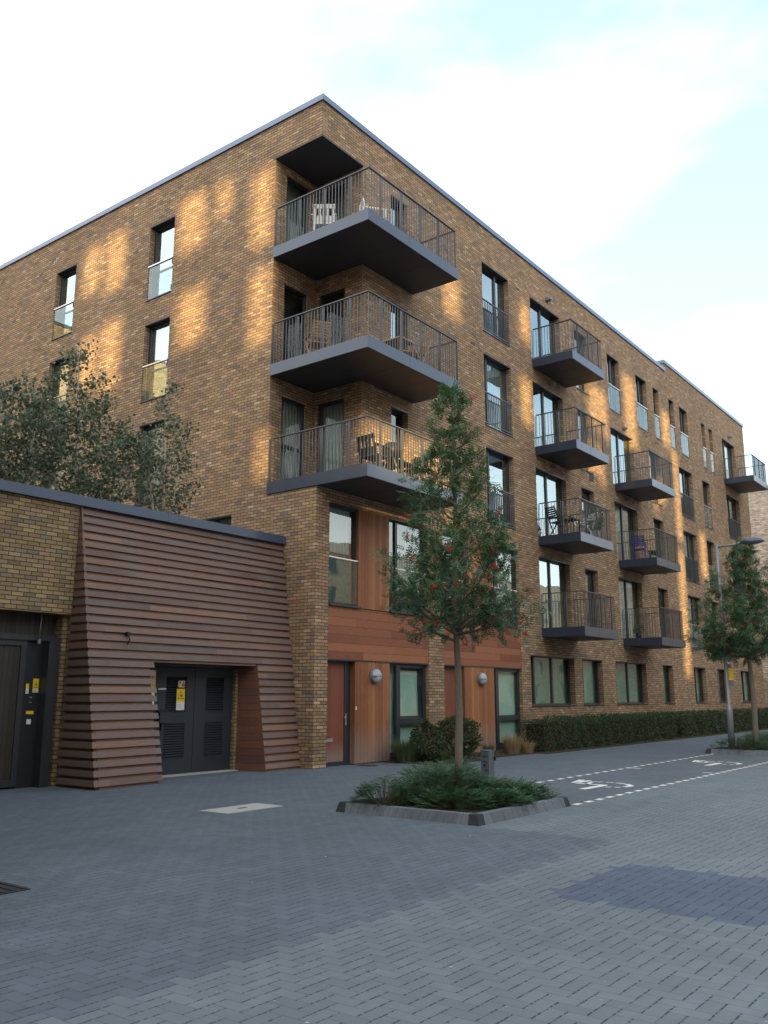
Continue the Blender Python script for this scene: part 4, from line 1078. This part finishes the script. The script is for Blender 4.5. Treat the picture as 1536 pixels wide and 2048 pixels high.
lx, ly = 10.9, -5.62
b = empty('street_lamp', (lx, ly, 0), 'tall grey street lamp with a saucer shaped head, standing in the farther planter', 'street lamp')
m = MB(); m.tube([(lx,ly,0),(lx,ly,1.15),(lx,ly,1.22),(lx,ly,1.26),(lx,ly,3.5),(lx,ly,5.80)], [.085,.085,.075,.052,.050,.044], 14); part(m, 'pole', M_GALV, b)
m = MB(); m.tube([(lx,ly+.02,5.70),(lx,ly-.35,5.725),(lx,ly-.62,5.745)], [.026,.026,.030], 8); m.tube([(lx,ly-.55,5.745),(lx,ly-.70,5.765)], [.04,.045], 8); part(m, 'arm', M_GALV, b)
m = MB(); n = 24; rings = [(.02,.135),(.10,.13),(.19,.105),(.26,.065),(.30,.02),(.305,0)]
cy = ly-.97; cz = 5.76
for (r0, z0), (r1, z1) in zip(rings, rings[1:]):
    for k in range(n):
        t0, t1 = 2*math.pi*k/n, 2*math.pi*(k+1)/n
        q = lambda r, z, t: (lx+r*.72*math.cos(t), cy+r*1.12*math.sin(t), cz+z)
        m.face([q(r0,z0,t0), q(r0,z0,t1), q(r1,z1,t1), q(r1,z1,t0)], 0, True)
m.face([(lx+.02*.72*math.cos(2*math.pi*k/n), cy+.02*1.12*math.sin(2*math.pi*k/n), cz+.135) for k in range(n)])
part(m, 'lamp_head', M_METL, b)
m = MB(); rings = [(.30,0),(.25,-.035),(.15,-.06),(.01,-.065)]
for (r0, z0), (r1, z1) in zip(rings, rings[1:]):
    for k in range(n):
        t0, t1 = 2*math.pi*k/n, 2*math.pi*(k+1)/n
        q = lambda r, z, t: (lx+r*.72*math.cos(t), cy+r*1.12*math.sin(t), cz+z)
        m.face([q(r0,z0,t0), q(r1,z1,t0), q(r1,z1,t1), q(r0,z0,t1)], 0, True)
part(m, 'lens', M_LAMPB, b)
m = MB(); m.box(lx-.02, lx+.02, cy+.05, cy+.10, cz-.12, cz-.04); part(m, 'sensor', M_BLACK, b)
m = MB(); m.box(lx+.03, lx+.045, ly-.17, ly-.04, 1.97, 2.28); part(m, 'yellow_plate', M_YEL, b)
m = MB(); m.box(lx+.03, lx+.045, ly-.17, ly-.04, 1.80, 1.95); m.box(lx+.03, lx+.045, ly-.13, ly-.04, 2.30, 2.40); part(m, 'grey_plate', M_GALV, b)

# ------------------------------------------------------------------ things on the balconies
def armchair(c, rz, z, mat, label, kind='white'):
    o = empty('garden_chair', (c[0], c[1], z), label, 'chair', 'chairs on the corner balconies')
    R_ = Matrix.Rotation(rz, 3, 'Z')
    def pb(mb, x0,x1,y0,y1,z0,z1, tilt=0, tz=0):
        P = []
        for (x,y,zz) in ((x0,y0,z0),(x1,y0,z0),(x1,y1,z0),(x0,y1,z0),(x0,y0,z1),(x1,y0,z1),(x1,y1,z1),(x0,y1,z1)):
            P.append(R_ @ Vector((x, y+tilt*(zz-tz), zz)) + Vector((c[0], c[1], z)))
        mb.hexa(P)
    if kind == 'white':
        s_ = MB(); pb(s_, -.26,.26,-.25,.25,.40,.44); part(s_, 'seat', mat, o)
        s_ = MB(); pb(s_, -.28,.28,.22,.25,.44,.60,.25,.44); pb(s_, -.26,-.20,.22,.25,.60,.86,.25,.44); pb(s_, .20,.26,.22,.25,.60,.86,.25,.44); pb(s_, -.28,.28,.22,.25,.78,.88,.25,.44)
        for k in (-.1,.0,.1): pb(s_, k-.03,k+.03,.225,.245,.60,.78,.25,.44)
        part(s_, 'backrest', mat, o)
        for sx in (-1,1):
            for sy in (-1,1):
                l = MB(); pb(l, sx*.25-.025, sx*.25+.025, sy*.22-.025, sy*.22+.025, 0, .40, sy*.08, .4); part(l, 'leg', mat, o)
            a = MB(); pb(a, sx*.28-.03, sx*.28+.03, -.25,.30,.62,.65); pb(a, sx*.28-.02, sx*.28+.02, -.24,-.18,.42,.62); part(a, 'armrest', mat, o)
    else:
        s_ = MB()
        for k in range(6): pb(s_, -.22,.22,-.24+k*.08,-.18+k*.08,.43,.45)
        part(s_, 'seat', mat, o)
        s_ = MB(); pb(s_, -.23,-.20,.20,.23,.05,.92,.42,.45); pb(s_, .20,.23,.20,.23,.05,.92,.42,.45)
        for k in range(6): pb(s_, -.20,.20,.205,.222,.54+k*.065,.585+k*.065,.42,.45)
        part(s_, 'backrest', mat, o)
        for sx in (-1,1):
            l = MB(); pb(l, sx*.24-.015, sx*.24+.015, -.02,.02,.0,.62,-.75,.3); part(l, 'leg', mat, o)
            a = MB(); pb(a, sx*.25-.025, sx*.25+.025, -.28,.28,.62,.64); part(a, 'armrest', mat, o)
    return o
armchair((.62,.42), 2.2, 12.72, M_WHITEP, 'white plastic garden chair seen side-on on the top corner balcony', 'white')
armchair((1.15,-.75), .9, 12.72, M_WHITEP, 'white plastic garden chair at the outer end of the top corner balcony', 'white')
armchair((.55,.55), 2.6, 9.56, M_WOODC, 'slatted wooden folding chair by the doors of the middle corner balcony', 'wood')
armchair((2.55,-.95), -1.9, 9.56, M_WOODC, 'slatted wooden folding chair at the far end of the middle corner balcony', 'wood')
def table(c, z, w_, h, mat, label, name='balcony_table'):
    o = empty(name, (c[0], c[1], z), label, 'table')
    m = MB(); m.box(c[0]-w_/2, c[0]+w_/2, c[1]-w_/2, c[1]+w_/2, z+h-.03, z+h); part(m, 'tabletop', mat, o)
    for sx in (-1,1):
        for sy in (-1,1):
            m = MB(); m.box(c[0]+sx*(w_/2-.04)-.015, c[0]+sx*(w_/2-.04)+.015, c[1]+sy*(w_/2-.04)-.015, c[1]+sy*(w_/2-.04)+.015, z, z+h-.03); part(m, 'leg', mat, o)
table((1.95,-.9), 9.56, .6, .62, M_WOODC, 'square wooden table on the middle corner balcony')
table((1.8,-.9), 6.56, .7, .45, M_DKPL, 'low black table on the lowest corner balcony')
table((11.7,-.75), 6.62, .5, .60, M_DKPL, 'small black table on the plant filled balcony of the third storey')
armchair((.95,-.95), 1.5, 6.56, M_DKPL, 'black garden chair at the outer corner of the lowest corner balcony', 'white')
armchair((2.6,-.85), -1.6, 6.56, M_DKPL, 'black garden chair beside the low black table, lowest corner balcony', 'wood')
armchair((11.2,-.6), 1.2, 6.62, M_DKPL, 'black folding chair on the balcony with potted plants', 'wood')
armchair((12.3,-.95), -2.0, 6.62, M_WHITEP, 'pale folding chair on the balcony with potted plants', 'wood')
# barbecue kettle
o = empty('kettle_barbecue', (1.35,-1.15,6.56), 'black kettle barbecue in the front corner of the lowest corner balcony', 'barbecue')
m = MB(); n = 16
prof = [(.02,.42),(.16,.45),(.24,.54),(.26,.62),(.26,.64),(.23,.74),(.14,.81),(.02,.83)]
m.tube([(1.35,-1.15,6.56+z) for r,z in prof], [r for r,z in prof], n); part(m, 'bowl', M_DKPL, o)
for k in range(3):
    a = k*2.09; m = MB(); m.tube([(1.35+.1*math.cos(a),-1.15+.1*math.sin(a),6.56+.5),(1.35+.28*math.cos(a),-1.15+.28*math.sin(a),6.565)], .012, 6); part(m, 'leg', M_GALV, o)
def pot(c, z, r, h, ph, label, mat, seed, n=260):
    random.seed(seed); o = empty('potted_plant', (c[0], c[1], z), label, 'potted plant')
    m = MB(); m.tube([(c[0],c[1],z),(c[0],c[1],z+h)], [r*.75, r], 14); part(m, 'pot', mat, o)
    m = MB()
    for _ in range(n):
        d = rnd_unit(); p = Vector((c[0]+d.x*r*1.3, c[1]+d.y*r*1.3, z+h+ph*.5+d.z*ph*.5)); leaf(m, p, d+rnd_unit()*.5, rnd_unit(), .09, .05)
    part(m, 'foliage', M_ROWAN, o)
pot((12.75,-1.15), 6.62, .17, .35, .85, 'tall leafy plant in a pale pot on the outer corner of a third storey balcony', M_CONC, 61, 420)
pot((12.45,-1.25), 6.62, .14, .3, .30, 'low leafy plant in a grey pot beside the tall one', M_CONC, 62)
pot((13.1,-.9), 6.62, .15, .3, .6, 'bushy plant in a dark pot at the end of the third storey balcony', M_DKPL, 63)
pot((17.75,-.5), 3.65, .12, .2, .25, 'small potted plant on the lowest far balcony', M_DKPL, 64, 120)
o = empty('black_bin', (18.6,-1.0,6.62), 'black square tub on the far third storey balcony', 'bin')
m = MB(); m.hexa([(18.45,-1.15,6.62),(18.75,-1.15,6.62),(18.75,-.85,6.62),(18.45,-.85,6.62),(18.42,-1.18,7.0),(18.78,-1.18,7.0),(18.78,-.82,7.0),(18.42,-.82,7.0)]); part(m, 'tub', M_DKPL, o)
m = MB(); m.box(18.40,18.80,-1.20,-.80,7.0,7.04); part(m, 'lid', M_DKPL, o)
armchair((18.0,-.6), 1.9, 6.62, M_BLUE, 'blue folding chair on the far third storey balcony', 'wood')
pot((18.05,-1.15), 6.62, .10, .16, .14, 'white pot with a small plant beside the black tub', M_WHITEP, 66, 80)

# ------------------------------------------------------------------ neighbouring buildings
fb = empty('neighbour_building', (45,-10,0), 'pale brick building beyond the far end of the apartment building', 'building')
w = MB(); fh = [(-1.2,.4,3.0,5.2),(-1.2,.4,6.2,8.3)]
w.box(45, 60, -14, 1.0, 0, 14.6) if False else None
def wallneg(mb, x, y0, y1, z0, z1, holes): wall(mb, 'L', y0, y1, z0, z1, holes, depth=.2, base=x)
wallneg(w, 45, -14, 34, 0, 14.7, [(-9,-7.2,3.2,5.2),(-9,-7.2,6.2,8.3),(-9,-7.2,9.3,11.4),(-4.5,-2.7,3.2,5.2),(-4.5,-2.7,6.2,8.3),(-4.5,-2.7,9.3,11.4)])
w.face([(45,-14,0),(60,-14,0),(60,-14,14.7),(45,-14,14.7)]); w.face([(45,-14,14.7),(60,-14,14.7),(60,34,14.7),(45,34,14.7)]); w.face([(60,-14,0),(60,34,0),(60,34,14.7),(60,-14,14.7)]); w.face([(45,34,0),(60,34,0),(60,34,14.7),(45,34,14.7)])
part(w, 'brick_wall', M_BRICK_PALE, fb)
for y0, y1 in ((-9,-7.2),(-4.5,-2.7)):
    for z0, z1 in ((3.2,5.2),(6.2,8.3),(9.3,11.4)): window(fb, 'L', y0, y1, z0, z1, base=45, mull=((y0+y1)/2,))
m = MB(); m.box(44.9,45.3,-14.1,34.1,14.702,14.86); part(m, 'coping', M_METL, fb)
m = MB(); m.box(43.6,44.999,-2.0,1.1,7.0,7.25); m.box(43.6,43.66,-2.0,1.1,7.25,8.3); part(m, 'balcony', M_METL, fb)
m = MB(); m.box(43.0,44.995,2.2,2.4,0,3.0); m.box(43.9,44.995,.9,1.0,0,2.9); part(m, 'timber_screen', M_BRICK, fb)

# buildings across the street behind the camera: they shade the scene and show in the windows.
# Thin walls are added to block the sun, their openings cut to cast patches.
def thru(px, pz, plane, val, face):
    """point on our facade -> point on the opposite wall plane along the sun direction"""
    p = Vector((px, 0, pz)) if face == 'R' else Vector((0, px, pz))
    ax = 0 if plane == 'x' else 1
    t = (val-p[ax])/sun_dir[ax]; q = p+sun_dir*t
    return (q.y if plane == 'x' else q.x, q.z)
DW = 45.0
HTOP = 23.2
patch_openW = []; patch_openS = []
def addopen(face, u0, u1, z0, z1):
    if face == 'L':
        a = thru(u0, z0, 'x', -DW, 'L'); b_ = thru(u1, z1, 'x', -DW, 'L'); patch_openW.append((a[0], b_[0], a[1], b_[1]))
    else:
        a = thru(u0, z0, 'y', -DW, 'R'); b_ = thru(u1, z1, 'y', -DW, 'R'); patch_openS.append((a[0], b_[0], a[1], b_[1]))
for r in ((1.62,2.35,12.9,15.1),(1.62,2.35,10.2,12.3),(4.2,5.3,13.7,15.4),(3.2,3.8,14.3,15.3),(4.1,5.2,10.9,12.5),(7.75,8.75,13.5,15.4),(9.0,9.9,13.8,15.3),(7.75,8.7,10.3,12.5),(8.9,9.8,10.6,12.3),(1.55,1.95,6.7,7.9)):
    addopen('L', *r)
for r in ((5.3,6.3,12.5,13.9),(10.05,10.75,13.2,14.6),(9.95,10.7,10.3,11.9),(15.2,17.0,11.3,13.2),(18.8,20.1,11.6,14.6),(23.1,24.2,12.6,14.2),(24.2,25.0,8.4,12.6),(24.0,24.9,2.4,7.9),(14.8,16.4,9.3,11.0),(1.6,5.5,6.2,8.3),(27.3,28.2,7.0,9.2),(21.6,23.0,9.2,10.9)):
    addopen('R', *r)
def wall_thick(mb, face, u0, u1, z0, z1, holes, base, depth):
    us = sorted({u0, u1, *[h[0] for h in holes], *[h[1] for h in holes]}); zs = sorted({z0, z1, *[h[2] for h in holes], *[h[3] for h in holes]})
    for a, b_ in zip(us, us[1:]):
        for c, d in zip(zs, zs[1:]):
            cu, cz = (a+b_)/2, (c+d)/2
            if any(h[0] < cu < h[1] and h[2] < cz < h[3] for h in holes): continue
            if b_-a < 1e-4 or d-c < 1e-4: continue
            fbox(mb, face, a, b_, 0, depth, c, d, 0, base)
ow = empty('opposite_sun_blocker', (-DW, -10, 0), 'opposite brick building at the left behind the camera, its thin wall added with openings to shape the sun patches', 'building')
w = MB(); wall_thick(w, 'L', -DW, 30, 0, HTOP, patch_openW, -DW-.10, .10); w.box(-DW-12, -DW-.5, -DW, 30, 0, 6); part(w, 'brick_wall', M_BRICK_OPP, ow)
os_ = empty('opposite_sun_blocker', (-10, -DW, 0), 'opposite brick building across the street behind the camera, its thin wall added with openings to shape the sun patches', 'building')
w = MB(); wall_thick(w, 'R', -DW, 45, 0, HTOP, patch_openS, -DW-.10, .10); w.box(-DW, 45, -DW-12, -DW-.5, 0, 6); w.box(45, 190, -DW-12, -DW, 0, 17); part(w, 'brick_wall', M_BRICK_OPP, os_)
# windows on both opposite facades, seen only as reflections
for k in range(28):
    for fl in range(5):
        z = 1.2+fl*3.05; 
        x = -38+k*7.5
        m = MB(); m.box(x, x+1.6, -DW+.003, -DW+.03, z, z+1.9); part(m, 'window', M_FRAME, os_)
        if k < 8:
            y = -38+k*7.5
            m = MB(); m.box(-DW+.003, -DW+.03, y, y+1.6, z, z+1.9); part(m, 'window', M_FRAME, ow)

nb = empty('courtyard_building', (-30, 34, 0), 'orange brick building across the courtyard, mirrored in the left facade windows', 'building')
w = MB(); w.box(-62, -9, 34, 46, 0, 24.0); part(w, 'brick_wall', M_BRICK_OPP, nb)
m = MB(); m.box(-62.05, -8.95, 33.95, 34.4, 24.003, 24.2); part(m, 'coping', M_METL, nb)
for k in range(13):
    for fl in range(7):
        x = -60+k*3.9; z = 1.2+fl*3.05
        m = MB(); m.box(x, x+1.3, 33.97, 33.997, z, z+2.1); part(m, 'window', M_FRAME, nb)

random.seed(91)
m = MB()
for _ in range(90):
    x = random.uniform(-12, 6); y = random.uniform(-11.5, -1.5)
    if -5.4 < x < -2.4 and -7.5 < y < -4.8: continue
    leaf(m, Vector((x, y, .008)), Vector((random.uniform(-1,1), random.uniform(-1,1), .12)), Vector((0,0,1)), random.uniform(.02,.045), .02)
lv_ = m.build('fallen_leaves', mat_leaf('fallen_leaf', [(0,(.22,.14,.06)),(.5,(.10,.09,.05)),(.8,(.30,.24,.15)),(1,(.6,.6,.56))])); lv_['kind'] = 'stuff'; lv_['label'] = 'scattered small fallen leaves and scraps on the block paving'
